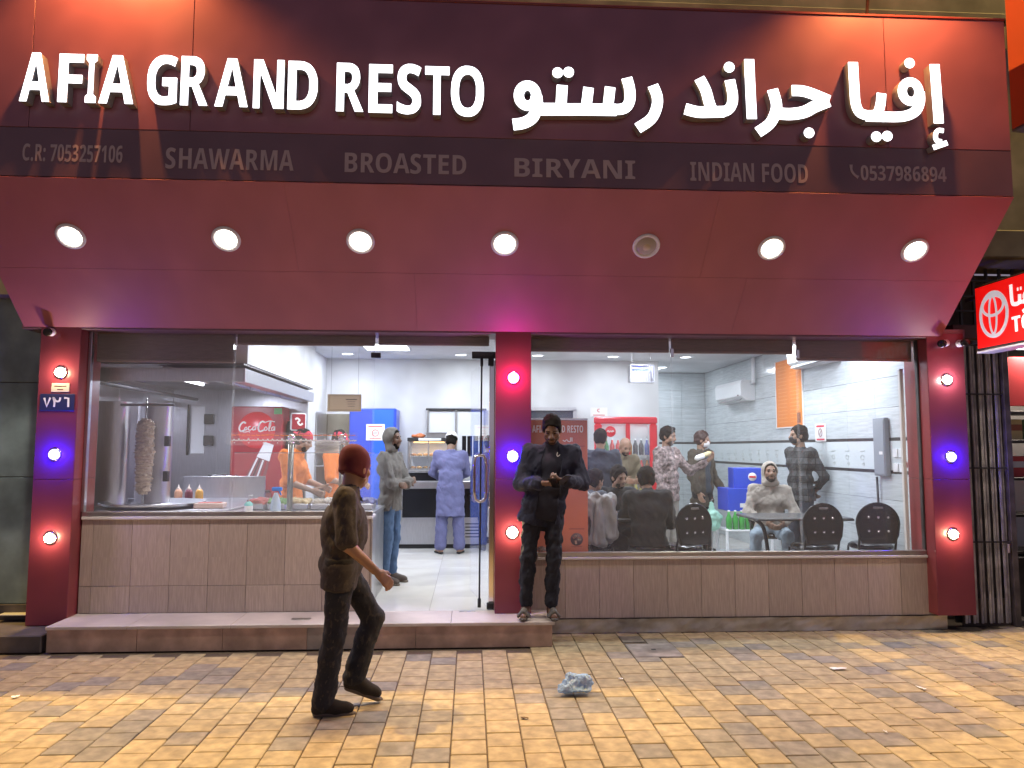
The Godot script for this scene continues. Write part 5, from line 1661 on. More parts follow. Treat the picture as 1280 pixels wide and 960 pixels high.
func dining() -> void:
	# roll-up banner behind the glass
	var b := thing("roll_up_banner", "orange roll-up menu banner standing behind the dining room glass", "banner", Vector3(.815, .2, -.62))
	part(b, "sheet", bb(Vector3(.54, 1.58, .004), .001), mt(lin(.62, .16, .075), .5, 0.0, tex["soft"], .7), Vector3(0, .87, 0))
	part(b, "top_bar", bb(Vector3(.55, .02, .02), .004), M.chrome, Vector3(0, 1.67, 0))
	part(b, "base", bb(Vector3(.58, .07, .16), .015), M.steel, Vector3(0, .035, 0))
	part(b, "support_pole", MB.new().tube([Vector3(0, .05, -.03), Vector3(0, 1.66, -.03)], .008, 6).done(), M.steel)
	fit_text(b, "title_print", "AFIA GRAND RESTO", "bold", M.paper, -.245, 1.545, .475, .068, .0045, .002)
	var ink := MB.new()
	ink.ribbon(spline2([Vector2(.04, 1.475), Vector2(.06, 1.465), Vector2(.075, 1.48), Vector2(.09, 1.465), Vector2(.11, 1.465), Vector2(.112, 1.50)]), .009, .0026, .0042)
	ink.ribbon([Vector2(.125, 1.50), Vector2(.126, 1.463)], .009, .0026, .0042)
	part(b, "arabic_print", ink.done(), M.paper)
	for i in 5:
		part(b, "line_of_print", bb(Vector3([.16, .12, .14, .10, .13][i], .010, .002), 0), mt(lin(.35, .08, .05), .6), Vector3(.165, [1.42, 1.06, .66, .50, .36][i], .0034))
	for q in [[.165, .565, .058], [.165, .385, .068], [-.16, .44, .065], [-.15, .28, .06], [.0, .28, .05], [.165, .20, .05]]:
		var dsh := part(b, "dish_picture", MB.new(true).lathe([Vector2(0, .002), Vector2(q[2], .002), Vector2(q[2], 0)], 24, Vector3.ZERO, Basis(Vector3(1, 0, 0), PI / 2)).done(), mt(lin(.10, .05, .05), .5), Vector3(q[0], q[1], .0022))
		for k in 5:
			part(dsh, "food_picture", bb(Vector3(q[2] * .55, q[2] * .3, .001), 0), mt(lin(.5, .4 - .06 * k, .3 - .05 * k), .6), Vector3(q[2] * .45 * cos(k * 2.2), q[2] * .5 * sin(k * 2.2), .003), Vector3(0, 0, k * 50))
	# red framed drinks fridge
	var f := thing("drinks_cooler", "red framed glass door drinks cooler against the white back wall", "cooler", Vector3(2.22, .2, -4.64))
	part(f, "carcass", MB.new().box(Vector3(0, .93, -.26), Vector3(.92, 1.86, .04)).box(Vector3(-.44, .93, 0), Vector3(.04, 1.86, .5)).box(Vector3(.44, .93, 0), Vector3(.04, 1.86, .5)).box(Vector3(0, 1.84, 0), Vector3(.84, .04, .5)).box(Vector3(0, .10, 0), Vector3(.84, .2, .5)).done(), M.white_gloss)
	var rf := mt(lin(.62, .02, .035), .35)
	part(f, "door_frame", bb(Vector3(.92, .10, .05), .02), rf, Vector3(0, 1.80, .27))
	part(f, "door_frame", bb(Vector3(.92, .10, .05), .02), rf, Vector3(0, .20, .27))
	for x in [-.40, .40]:
		part(f, "door_frame", bb(Vector3(.11, 1.50, .05), .02), rf, Vector3(x, 1.0, .27))
	part(f, "door_bar", bb(Vector3(.06, 1.50, .05), .01), rf, Vector3(.03, 1.0, .272))
	part(f, "door_glass", bb(Vector3(.70, 1.50, .008), 0), M.case_glass, Vector3(0, 1.0, .255))
	part(f, "round_badge", MB.new(true).lathe([Vector2(0, .004), Vector2(.075, .004), Vector2(.078, 0)], 26, Vector3.ZERO, Basis(Vector3(1, 0, 0), PI / 2)).done(), rf, Vector3(-.22, 1.64, .262))
	part(f, "badge_lettering", MB.new().ribbon(spline2([Vector2(-.05, -.005), Vector2(-.03, .015), Vector2(-.02, -.01), Vector2(0, .01), Vector2(.02, -.008), Vector2(.03, .014), Vector2(.05, .0)]), .010, 0, .002).done(), M.paper, Vector3(-.22, 1.64, .267))
	part(f, "header_card", bb(Vector3(.68, .17, .006), .001), M.white_gloss, Vector3(0, 1.66, .2))
	part(f, "lamp", MB.new(true).tube([Vector3(-.36, 1.77, .18), Vector3(.36, 1.77, .18)], .012, 8).done(), M.lamp_in)
	area(f, Vector3(2.22, 1.95, -4.46), Vector3(2.22, .5, -4.50), Color(.9, .96, 1.0), .16, .7, .03)
	for y in [.35, .68, 1.01, 1.30]:
		part(f, "shelf", bb(Vector3(.82, .012, .40), .002), M.steel, Vector3(0, y, 0))
	var cols := [lin(.03, .20, .05), lin(.5, .03, .03), lin(.45, .18, .03), lin(.03, .03, .04), lin(.05, .08, .30), lin(.5, .42, .1)]
	var bm := MB.new(true).lathe([Vector2(0, 0), Vector2(.036, 0), Vector2(.037, .13), Vector2(.018, .18), Vector2(.014, .215), Vector2(0, .218)], 12).done()
	var bmats := cols.map(func(c): return mt(c, .25))
	for r in 4:
		for i in 9:
			var o := thing("drink_bottle", "%s bottle, %s from the left on the %s shelf of the drinks cooler" % [["green", "red", "orange", "dark", "blue", "yellow"][(i / 2 + r * 2) % 6], NTH[i], ["lowest", "second", "third", "top"][r]], "bottle", Vector3(2.22 - .34 + i * .085, .2 + [.356, .686, 1.016, 1.306][r], -4.64 + .12), 0, "bottles in the drinks cooler")
			part(o, "flask", bm, bmats[(i / 2 + r * 2) % 6])
			part(o, "cap", bb(Vector3(.03, .02, .03), .006), M.white_gloss, Vector3(0, .222, 0))
	var nt := thing("paper_notice", "white paper notice with red print stuck above the drinks cooler", "notice", Vector3(1.93, 2.13, -4.935))
	part(nt, "sheet", bb(Vector3(.26, .17, .003), 0), M.paper)
	part(nt, "crescent", MB.new().ribbon(arc(Vector2(0, .04), Vector2(.022, .022), 60, 300, 12), .010, .002, .004).done(), mt(lin(.6, .06, .06), .6))
	part(nt, "line_of_print", bb(Vector3(.18, .014, .002), 0), mt(lin(.6, .15, .15), .6), Vector3(0, -.03, .0026))
	part(nt, "line_of_print", bb(Vector3(.20, .008, .002), 0), mt(lin(.4, .3, .3), .6), Vector3(0, -.06, .0026))
	# window in the back wall behind the banner
	var iw := thing("interior_window", "dark framed window in the white wall behind the banner", "window", Vector3(1.15, 1.75, -4.945))
	part(iw, "frame", MB.new().box(Vector3(0, .44, .02), Vector3(.86, .05, .05)).box(Vector3(-.41, 0, .02), Vector3(.05, .86, .05)).box(Vector3(.41, 0, .02), Vector3(.05, .86, .05)).box(Vector3(0, -.44, .02), Vector3(.86, .05, .05)).done(), M.steel)
	part(iw, "dark_pane", bb(Vector3(.77, .83, .008), 0), mt(lin(.05, .06, .08), .1), Vector3(0, 0, .01))
	# green snack rack
	var gr := thing("snack_rack", "rack of bright green snack bags beside the drinks cooler", "rack", Vector3(2.82, .2, -4.3))
	part(gr, "upright", bb(Vector3(.03, 1.45, .03), .004), M.steel, Vector3(0, .725, 0))
	part(gr, "foot", bb(Vector3(.36, .03, .3), .006), M.steel, Vector3(0, .015, 0))
	for i in 5:
		var sbag := Field.new()
		sbag.ell(Vector3(0, 0, 0), Vector3(.095, .12, .035))
		var o := thing("snack_bag", ["lowest", "second lowest", "middle", "second highest", "highest"][i] + " green snack bag hanging on the rack", "snack bag", Vector3(2.82 - .06 * (i % 2), .42 + i * .27, -4.25), 0, "snack bags on the rack")
		net_part(o, "pouch", sbag, mt(lin(.10 + .25 * (i % 2), .50, .05), .35), .02, .01, .03, Vector3(2, 2, 2))
	# water boxes on a stand
	var st := thing("bottle_stand", "low white stand of green bottles under the blue boxes", "stand", Vector3(3.42, .2, -3.0))
	for y in [.12, .40]:
		part(st, "board", bb(Vector3(.60, .02, .4), .004), M.white_gloss, Vector3(0, y, 0))
	for q in [[-.28, -.18], [.28, -.18], [-.28, .18], [.28, .18]]:
		part(st, "leg", bb(Vector3(.03, .42, .03), .004), M.white_gloss, Vector3(q[0], .21, q[1]))
	var gb := mt(lin(.06, .35, .07), .2)
	for i in 7:
		var o := thing("green_bottle", "green drink bottle, %s from the left on the low white stand" % NTH[i], "bottle", Vector3(3.42 - .24 + i * .08, .611, -2.86), 0, "green bottles on the white stand")
		part(o, "flask", bm, gb)
		part(o, "cap", bb(Vector3(.03, .02, .03), .006), M.white_gloss, Vector3(0, .222, 0))
	var bx := thing("blue_box", "large blue water carton at the bottom of the stack", "box", Vector3(3.42, .83, -3.06), 4, "blue water cartons")
	part(bx, "carton", bb(Vector3(.50, .28, .34), .006), M.blue, Vector3(0, .14, 0))
	part(bx, "print_band", bb(Vector3(.24, .05, .004), 0), M.paper, Vector3(.02, .07, .172))
	bx = thing("blue_box", "smaller blue water carton on top with a red and white badge", "box", Vector3(3.46, 1.111, -3.06), -6, "blue water cartons")
	part(bx, "carton", bb(Vector3(.34, .25, .30), .006), M.blue, Vector3(0, .125, 0))
	part(bx, "badge", MB.new(true).lathe([Vector2(0, .003), Vector2(.05, .003), Vector2(.052, 0)], 20, Vector3.ZERO, Basis(Vector3(1, 0, 0), PI / 2)).done(), M.paper, Vector3(.06, .14, .151))
	part(bx, "badge_stripe", bb(Vector3(.08, .025, .002), 0), mt(lin(.6, .03, .04), .5), Vector3(.06, .14, .156))
	var gb2 := thing("green_bag", "pale green carrier bag hanging beside the blue boxes", "bag", Vector3(3.02, .62, -2.95))
	var gf := Field.new()
	gf.ell(Vector3(0, .10, 0), Vector3(.10, .13, .07)).cap(Vector3(-.04, .2, 0), Vector3(-.02, .30, 0), .03, .02)
	net_part(gb2, "sack", gf, mt(lin(.30, .55, .45), .4), .014, .012, .03, Vector3(2, 2, 2))
	part(gb2, "hook_stand", MB.new().tube([Vector3(-.02, -.42, -.02), Vector3(-.02, .34, -.02), Vector3(-.02, .35, .03)], .010, 6).done(), M.steel)
	# tables and chairs
	table("dark topped dining table beside the man in the beige hoodie", Vector3(3.24, .2, -1.12), .95, .60)
	table("dark topped dining table between the seated men in black", Vector3(1.48, .2, -1.12), .72, .55)
	chair("black round-backed chair in front of the beige hooded man's table, left of the pair", Vector3(3.31, .2, -.86), 184)
	chair("black round-backed chair nearest the right end of the dining window", Vector3(3.92, .2, -.92), 172)
	chair("empty black round-backed chair right of the seated man in the black hoodie", Vector3(2.02, .2, -.86), 200)
	chair("black round-backed chair under the man in the beige hoodie", Vector3(3.28, .2, -1.86), -14)
	chair("black round-backed chair under the bearded man in black", Vector3(1.53, .2, -1.58), 8)
	stool("low black stool under the black hooded sitter", Vector3(1.70, .2, -.84))
	chair("black round-backed chair with a grey jacket hung over it", Vector3(1.16, .2, -.98), 128)
	var jk := thing("hung_jacket", "shiny grey jacket hung over the back of a chair", "jacket", Vector3(1.20, .2, -.78))
	var jf := Field.new()
	jf.cap(Vector3(-.12, .92, 0), Vector3(.12, .92, 0), .055, .05)
	jf.cap(Vector3(-.10, .88, .02), Vector3(-.13, .55, .03), .06, .06)
	jf.cap(Vector3(.02, .88, .02), Vector3(.0, .52, .03), .06, .06)
	jf.cap(Vector3(.11, .88, .02), Vector3(.12, .58, .03), .055, .05)
	net_part(jk, "cloth", jf, mt(lin(.20, .20, .205), .5), .013, .014, .05, Vector3(1.6, .5, 1.6))
	# things on the right wall
	for q in [[-4.35, -5.5, 2.30, 2.62, "white split air conditioner with its side to the window"], [-1.75, -2.72, 2.58, 2.88, "white split air conditioner cut off by the right blind"]]:
		var a := thing("air_conditioner", q[4], "air conditioner", Vector3(4.12, q[2], (q[0] + q[1]) * .5), -90, "wall air conditioners")
		var L: float = absf(q[0] - q[1])
		part(a, "casing", MB.new().prism([Vector3(-L / 2, 0, .0), Vector3(-L / 2, .30, 0), Vector3(-L / 2, .30, .19), Vector3(-L / 2, .25, .215), Vector3(-L / 2, .07, .205), Vector3(-L / 2, .0, .13)], Vector3(1, 0, 0), L).done(), M.white_gloss)
		part(a, "louvre", MB.new().box(Vector3(0, .03, .172), Vector3(L * .86, .012, .08), Basis(Vector3(1, 0, 0), .75), .003).done(), mt(lin(.25, .26, .27), .4))
		part(a, "pipe", MB.new(true).tube([Vector3(L / 2, .25, .05), Vector3(L / 2 + .08, .25, .05), Vector3(L / 2 + .08, .62, .05)], .03).done(), M.white_gloss)
		part(a, "display", bb(Vector3(.05, .02, .004), .001), M.black, Vector3(L * .38, .08, .207))
	var po := thing("orange_menu_board", "tall orange menu board on the tiled right wall", "menu board", Vector3(4.118, 2.32, -3.16), -90)
	part(po, "board", bb(Vector3(.80, .88, .012), .003), mt(lin(.75, .22, .03), .5), Vector3(0, 0, .006))
	part(po, "border", MB.new().box(Vector3(0, -.445, .008), Vector3(.83, .015, .016)).box(Vector3(-.408, 0, .008), Vector3(.015, .88, .016)).box(Vector3(.408, 0, .008), Vector3(.015, .88, .016)).done(), M.paper)
	for c in 2:
		for r in 17:
			part(po, "line_of_print", bb(Vector3(.28, .012, .002), 0), mt(lin(.80, .30, .08), .6), Vector3(-.19 + .37 * c, .40 - r * .048, .013))
	part(po, "print_block", bb(Vector3(.10, .13, .002), 0), mt(lin(.25, .07, .02), .6), Vector3(.29, -.33, .0135))
	var ns := thing("no_smoking_sign", "white no smoking sign with red print on the tiled wall", "sign", Vector3(4.118, 1.79, -2.32), -90)
	part(ns, "sheet", bb(Vector3(.27, .21, .003), 0), M.paper, Vector3(0, 0, .002))
	part(ns, "red_line", bb(Vector3(.20, .022, .002), 0), mt(lin(.65, .04, .08), .6), Vector3(0, .075, .004))
	part(ns, "red_line", bb(Vector3(.20, .018, .002), 0), mt(lin(.65, .04, .08), .6), Vector3(0, -.08, .004))
	part(ns, "ring", MB.new(true).tube(arc(Vector2.ZERO, Vector2(.045, .045), 0, 360, 20).map(func(p): return Vector3(p.x, p.y, .004)), .005, 6).done(), mt(lin(.35, .2, .2), .6))
	part(ns, "bar", bb(Vector3(.08, .008, .002), 0), mt(lin(.35, .2, .2), .6), Vector3(0, 0, .005), Vector3(0, 0, 40))
	var eb := thing("distribution_board", "grey steel electrical cabinet on the tiled right wall", "electrical cabinet", Vector3(4.118, 1.62, -.96), -90)
	part(eb, "casing", bb(Vector3(.22, .58, .05), .006), mt(lin(.25, .28, .31), .4), Vector3(0, 0, .025))
	part(eb, "cover", bb(Vector3(.19, .54, .006), .002), mt(lin(.28, .31, .34), .4), Vector3(0, 0, .053))
	part(eb, "rating_tag", bb(Vector3(.06, .03, .002), 0), M.paper, Vector3(.04, -.06, .0575))
	part(eb, "cable", MB.new(true).tube([Vector3(-.10, -.30, .03), Vector3(-.10, -.75, .02), Vector3(-.11, -1.35, .02)], .012).done(), M.black)
	var swt := thing("wall_switches", "group of white switches and sockets beside the electrical cabinet", "switches", Vector3(4.118, 1.50, -.70), -90)
	for i in 4:
		part(swt, "switch_plate", bb(Vector3(.085, .085, .012), .004), M.white_gloss, Vector3(-.05 + .10 * (i % 2), .06 - .14 * (i / 2), .006))
	part(swt, "red_tag", bb(Vector3(.02, .05, .004), .001), M.coke, Vector3(.13, -.05, .004))
	var pp := thing("white_post", "slim white post inside the right end of the window", "post", Vector3(4.03, .2, -.47))
	part(pp, "shaft", bb(Vector3(.035, 2.13, .035), .004), mt(lin(.55, .54, .52), .5), Vector3(0, 1.065, 0))
	part(pp, "cap", bb(Vector3(.04, .02, .04), .004), M.steel, Vector3(0, 2.14, 0))
	var ik := thing("insect_killer", "insect killer lamp with violet tubes hanging from the ceiling", "insect killer", Vector3(2.28, 2.60, -3.6), 8)
	part(ik, "frame", MB.new().box(Vector3(0, .115, 0), Vector3(.34, .02, .10), Basis(), .004).box(Vector3(0, -.115, 0), Vector3(.34, .02, .10), Basis(), .004).box(Vector3(-.165, 0, 0), Vector3(.02, .22, .10), Basis(), .004).box(Vector3(.165, 0, 0), Vector3(.02, .22, .10), Basis(), .004).done(), M.steel)
	part(ik, "backing", bb(Vector3(.31, .21, .006), 0), M.steel_rough, Vector3(0, 0, -.03))
	part(ik, "lamp", MB.new(true).tube([Vector3(-.14, .055, 0), Vector3(.14, .055, 0)], .012, 10).done(), glow(Color(.35, .42, 1.0), 3.0))
	omni(ik, Vector3(0, .055, .03), Color(.35, .42, 1.0), .02, .02)
	for i in 9:
		part(ik, "grid_wire", MB.new().tube([Vector3(-.14 + i * .035, -.105, .04), Vector3(-.14 + i * .035, .105, .04)], .002, 4).done(), M.chrome)
	for x in [-.13, .13]:
		part(ik, "chain", MB.new().tube([Vector3(x, .12, 0), Vector3(x, .33, 0)], .004, 5).done(), M.steel)

# ---------------------------------------------------------------- neighbours
func neighbours() -> void:
	var k := thing("kerb_step", "dark stone kerb in front of the green metal wall", "kerb")
	for i in 5:
		pbox(k, "kerb_stone", Vector3(-3.335 - (i + 1) * .9 + .003, 0, -.55), Vector3(-3.335 - i * .9, .135, .165), M.kerb, .008)
	var g := thing("green_wall", "dark green sheet metal wall left of the shop", "wall")
	pbox(g, "backing", Vector3(-9, .136, -.6), Vector3(-3.66, 4.6, -.42), M.core, 0)
	for i in 5:
		for r in [[.27, 1.34], [1.345, 2.16], [2.165, 4.6]]:
			pbox(g, "sheet", Vector3(-3.67 - (i + 1) * .62 + .004, r[0], -.419), Vector3(-3.67 - i * .62, r[1], -.40 + .004 * (i % 2)), M.green, .004)
	pbox(g, "plinth", Vector3(-9, .136, -.42), Vector3(-3.66, .265, -.39), M.kerb, .004)
	# folding gate
	var t := thing("folding_gate", "grey folding metal gate pushed back beside the right pillar", "gate")
	var slat_mats := [mt(lin(.52, .50, .50), .5, 0.0, tex["grime"], 1.5), mt(lin(.62, .59, .57), .5, 0.0, tex["grime"], 1.5)]
	for i in 12:
		var x := 4.47 + i * .0385
		pbox(t, "slat", Vector3(x, .03, -.36 - .02 * (i % 2)), Vector3(x + .022, 2.56, -.345 - .02 * (i % 2)), slat_mats[int(i % 3 == 0)], .003)
	for y in [.75, 1.42, 2.1]:
		pbox(t, "cross_bar", Vector3(4.46, y, -.342), Vector3(4.93, y + .014, -.336), M.dark_metal, .002)
	pbox(t, "guide_post", Vector3(4.93, .0, -.40), Vector3(4.985, 2.6, -.33), mt(lin(.14, .12, .10), .6, .2, tex["grime"], 1.5), .004)
	pbox(t, "backing_sheet", Vector3(4.445, .02, -.46), Vector3(4.925, 2.6, -.44), M.dark_metal, 0)
	pbox(t, "handle", Vector3(4.885, .66, -.335), Vector3(4.905, .74, -.32), mt(lin(.4, .34, .26), .6), .004)
	pbox(t, "bottom_sheet", Vector3(4.47, .0, -.40), Vector3(4.92, .24, -.382), mt(lin(.10, .075, .065), .7, .2, tex["grime"], 2.0), .003)
	# the shop next door
	var s := thing("next_shop", "open front of the neighbouring shop with red panels and shelves", "shop")
	pbox(s, "back_wall", Vector3(4.7, 0, -2.2), Vector3(7.5, 3.1, -2.1), M.paper, 0)
	pbox(s, "floor", Vector3(4.99, -.005, -2.1), Vector3(7.5, .03, -.42), M.grout, 0)
	pbox(s, "side_wall", Vector3(4.32, .2, -2.2), Vector3(4.44, 3.1, -.53), M.concrete, 0)
	pbox(s, "roof", Vector3(4.32, 2.62, -2.2), Vector3(7.5, 2.75, -.55), M.concrete, 0)
	pbox(s, "red_panel", Vector3(5.0, 2.02, -.72), Vector3(7.4, 2.5, -.68), mt(lin(.6, .05, .06), .5), .004)
	part(s, "panel_mark", MB.new(true).ball(Vector3(5.16, 2.30, -.675), Vector3(.055, .075, .006)).done(), M.paper)
	part(s, "panel_mark", MB.new().prism([Vector3(5.08, 2.12, -.679), Vector3(5.14, 2.15, -.679), Vector3(5.20, 2.12, -.679), Vector3(5.14, 2.09, -.679)], Vector3(0, 0, 1), .006).done(), M.paper)
	for y in [1.94, 1.66, 1.30, .95, .6]:
		pbox(s, "shelf", Vector3(5.0, y, -1.0), Vector3(7.4, y + .03, -.66), M.dark_metal, .004)
	pbox(s, "counter", Vector3(5.05, .03, -.95), Vector3(7.4, .58, -.6), M.dark_metal, .006)
	for i in 6:
		var bx := thing("goods_box", ["red and white goods box", "cream goods box", "pale green goods box", "white goods box", "red goods box", "grey goods box"][i] + " on a shelf next door", "box", Vector3(5.16 + .17 * (i % 3), 1.692 if i < 3 else 1.332, -.84), 0, "goods boxes next door")
		part(bx, "carton", bb(Vector3(.14, .20, .2), .004), mt([lin(.6, .5, .4), lin(.55, .45, .2), lin(.3, .5, .3), lin(.6, .6, .6), lin(.5, .06, .06), lin(.3, .3, .32)][i], .6), Vector3(0, .10, 0))
		part(bx, "print_band", bb(Vector3(.13, .06, .003), 0), mt([lin(.5, .04, .05), lin(.3, .1, .05), lin(.6, .6, .5), lin(.2, .2, .5), lin(.6, .6, .6), lin(.1, .1, .1)][i], .6), Vector3(0, .12, .1012))
	var ll := thing("shop_strip_lamp", "strip lamp over the goods of the neighbouring shop", "lamp", Vector3(5.9, 2.58, -.75))
	part(ll, "lamp", MB.new(true).tube([Vector3(-.6, 0, .12), Vector3(.6, 0, .12)], .014, 8).done(), M.lamp_in)
	part(ll, "housing", bb(Vector3(1.25, .03, .08), .005), M.white_gloss, Vector3(0, .022, .12))
	area(ll, Vector3(5.9, 2.555, -.63), Vector3(5.9, 1.2, -.72), Color(1, .93, .85), 2.2, 1.2, .04)
	# slab and barred opening above the gate
	var u := thing("barred_opening", "dark barred opening under a concrete slab above the folding gate", "grille")
	pbox(u, "slab", Vector3(4.25, 3.30, -.6), Vector3(7.5, 3.549, .05), M.concrete, .01)
	pbox(u, "back_panel", Vector3(4.25, 2.62, -.69), Vector3(7.5, 3.30, -.66), mt(lin(.16, .13, .10), .8, 0.0, tex["grime"], 1.2), 0)
	pbox(u, "lower_beam", Vector3(4.45, 2.62, -.50), Vector3(7.5, 2.75, -.30), mt(lin(.12, .05, .05), .6), .004)
	for i in 9:
		pbox(u, "bar", Vector3(4.32 + i * .13, 2.75, -.40), Vector3(4.345 + i * .13, 3.30, -.375), M.dark_metal, .003)
	for y in [2.88, 3.02, 3.17]:
		pbox(u, "rail", Vector3(4.27, y, -.374), Vector3(5.6, y + .02, -.36), M.dark_metal, .003)
	# projecting lit sign next door
	var e := thing("projecting_sign", "red lit projecting sign with silver oval emblem and white lettering", "sign", Vector3(4.50, 2.47, -.06), -90)
	# its face looks to the left and towards the street; local x runs outwards along the sign
	var face := glow(Color(.93, .07, .05), .55)
	part(e, "casing", bb(Vector3(1.5, .58, .14), .008), M.dark_metal, Vector3(.75, .29, -.075))
	part(e, "lit_face", bb(Vector3(1.46, .54, .006), .001), face, Vector3(.75, .29, -.001))
	part(e, "bottom_edge", bb(Vector3(1.5, .02, .15), .004), M.white_gloss, Vector3(.75, -.011, -.075))
	var silver := glow(Color(.80, .81, .83), .45)
	var lit := glow(Color(.95, .93, .92), .7)
	var em := MB.new()
	em.ribbon(arc(Vector2(.25, .29), Vector2(.165, .19), 0, 345, 30), .030, .003, .010, true)
	em.ribbon(arc(Vector2(.25, .365), Vector2(.13, .085), 0, 345, 26), .026, .0095, .013, true)
	em.ribbon(arc(Vector2(.25, .285), Vector2(.045, .165), 0, 345, 26), .022, .0125, .015, true)
	part(e, "oval_emblem", em.done(), silver)
	fit_text(e, "lettering", "TOYOTA", "bold", lit, .46, .10, .72, .13, .006, .004)
	var ar := MB.new()
	var S = func(pts, w): ar.ribbon(spline2(pts.map(func(p): return Vector2(p[0] - .10, p[1])), 5), w, .003, .006)
	S.call([[.57, .50], [.575, .36], [.60, .33], [.655, .335], [.665, .40]], .034)
	S.call([[.64, .445], [.655, .445]], .026)
	S.call([[.675, .445], [.69, .445]], .026)
	S.call([[.66, .335], [.74, .335], [.77, .37], [.74, .405], [.715, .37], [.75, .335], [.745, .28], [.69, .25]], .032)
	S.call([[.86, .40], [.865, .34], [.80, .335]], .032)
	S.call([[.88, .335], [.93, .335], [.96, .37], [.93, .405], [.905, .37], [.94, .335], [.935, .28], [.88, .25]], .032)
	S.call([[.845, .445], [.86, .445]], .026)
	S.call([[.88, .445], [.895, .445]], .026)
	part(e, "arabic_lettering", ar.done(), lit)
	area(e, e.transform * Vector3(.75, .29, .02), e.transform * Vector3(.75, .29, 1.0), Color(1, .18, .12), .10, 1.4, .5)
	part(e, "bracket", MB.new().box(Vector3(-.10, .5, -.075), Vector3(.24, .03, .03)).box(Vector3(-.10, .1, -.075), Vector3(.24, .03, .03)).done(), M.dark_metal)
	# orange lit sign edge high on the right
	var v := thing("upper_sign", "orange red upright sign at the top right beside the canopy", "sign", Vector3(4.56, 4.28, .42), -84)
	part(v, "casing", bb(Vector3(1.0, 1.6, .16), .01), M.concrete, Vector3(.5, .8, -.085))
	part(v, "face", bb(Vector3(.96, 1.56, .006), .002), mt(lin(.75, .10, .035), .45), Vector3(.5, .8, 0))
	part(v, "bracket", MB.new().box(Vector3(-.12, .85, -.085), Vector3(.26, .10, .03)).box(Vector3(-.02, .85, -.04), Vector3(.03, .2, .05)).done(), M.steel_rough)

# ---------------------------------------------------------------- litter
func litter() -> void:
	var b := thing("plastic_bag", "crumpled pale blue plastic bag lying on the paving", "bag", Vector3(.70, .0, 1.33), 10)
	var f := Field.new()
	f.ell(Vector3(-.06, .055, 0), Vector3(.075, .05, .06)).ell(Vector3(.055, .07, .01), Vector3(.07, .062, .06)).ell(Vector3(.0, .09, -.03), Vector3(.07, .05, .05)).ell(Vector3(.01, .035, .03), Vector3(.10, .03, .06)).ell(Vector3(-.09, .03, .03), Vector3(.045, .028, .04))
	f.cut_below(Vector3(0, .004, 0), Vector3.UP)
	fnoise.frequency = 14.0
	var m := mt(lin(.27, .46, .82, .66), .3)
	m.transparency = BaseMaterial3D.TRANSPARENCY_ALPHA
	m.normal_enabled = true
	m.normal_scale = .8
	m.normal_texture = noise_tex("crinkle", .03, 0, 1, 4, 256, FastNoiseLite.TYPE_CELLULAR, true)
	m.uv1_triplanar = true
	m.uv1_world_triplanar = true
	m.uv1_scale = Vector3.ONE * 6.0
	var inner := Field.new()
	inner.ell(Vector3(-.05, .04, .005), Vector3(.05, .035, .04)).ell(Vector3(.04, .05, .0), Vector3(.05, .042, .045))
	net_part(b, "contents", inner, mt(lin(.42, .44, .46), .5), .008, .008, .014, Vector3(3, 3, 3), ridge)
	net_part(b, "film", f, m, .0055, .007, .020, Vector3(1.25, 1.25, 1.25), ridge)
	fnoise.frequency = 6.0
	var it := 0
	for q in [[2.68, .88, .13, .05, "torn white tissue on the paving in front of the dining window"], [-2.9, 1.24, .05, .03, "crushed cigarette packet paper at the left edge of the paving"], [3.02, 1.34, .08, .02, "narrow paper scrap on the paving at the right"], [1.05, 1.05, .035, .02, "tiny white scrap right of the plastic bag"], [1.2, 1.5, .02, .012, "tiny scrap right of and nearer than the plastic bag"], [2.35, 2.1, .03, .012, "tiny paper scrap on the nearest paving at the right"], [.33, 1.78, .05, .025, "dry brown leaf on the paving below the plastic bag"]]:
		var t := thing("paper_scrap", q[4], "litter", Vector3(q[0], .004, q[1]), it * 57.0, "scraps of litter")
		var mb := MB.new(true)
		for i in 5:
			for j in 4:
				var v = func(a, c): return Vector3((a / 5.0 - .5) * q[2] * (1.0 - .5 * absf(c / 4.0 - .5)), .004 + .011 * absf(fnoise.get_noise_2d(a * .09 + it * 3.0, c * .11)), (c / 4.0 - .5) * q[3] * (1.2 - .6 * a / 5.0))
				mb.quad(v.call(i, j), v.call(i, j + 1), v.call(i + 1, j + 1), v.call(i + 1, j))
				mb.quad(v.call(i, j) - Vector3(0, .002, 0), v.call(i + 1, j) - Vector3(0, .002, 0), v.call(i + 1, j + 1) - Vector3(0, .002, 0), v.call(i, j + 1) - Vector3(0, .002, 0))
		part(t, "scrap", mb.done(), M.paper if it != 6 else mt(lin(.12, .07, .03), .9))
		it += 1

# ---------------------------------------------------------------- people
const SIT := {"pel": Vector3(0, .56, -.05), "wst": Vector3(0, .70, -.055), "chs": Vector3(0, .89, -.04), "nck": Vector3(0, 1.06, -.02), "hd": Vector3(0, 1.23, .03),
	"shL": Vector3(.18, 1.02, -.03), "shR": Vector3(-.18, 1.02, -.03), "elL": Vector3(.24, .76, .08), "elR": Vector3(-.24, .76, .08), "wrL": Vector3(.12, .70, .30), "wrR": Vector3(-.12, .70, .30),
	"hpL": Vector3(.09, .55, -.02), "hpR": Vector3(-.09, .55, -.02), "knL": Vector3(.13, .53, .38), "knR": Vector3(-.13, .53, .38), "anL": Vector3(.13, .085, .36), "anR": Vector3(-.13, .085, .36), "toL": Vector3(.14, .03, .53), "toR": Vector3(-.14, .03, .53)}

func sit(extra := {}) -> Dictionary:
	var d := SIT.duplicate()
	d.merge(extra, true)
	return d

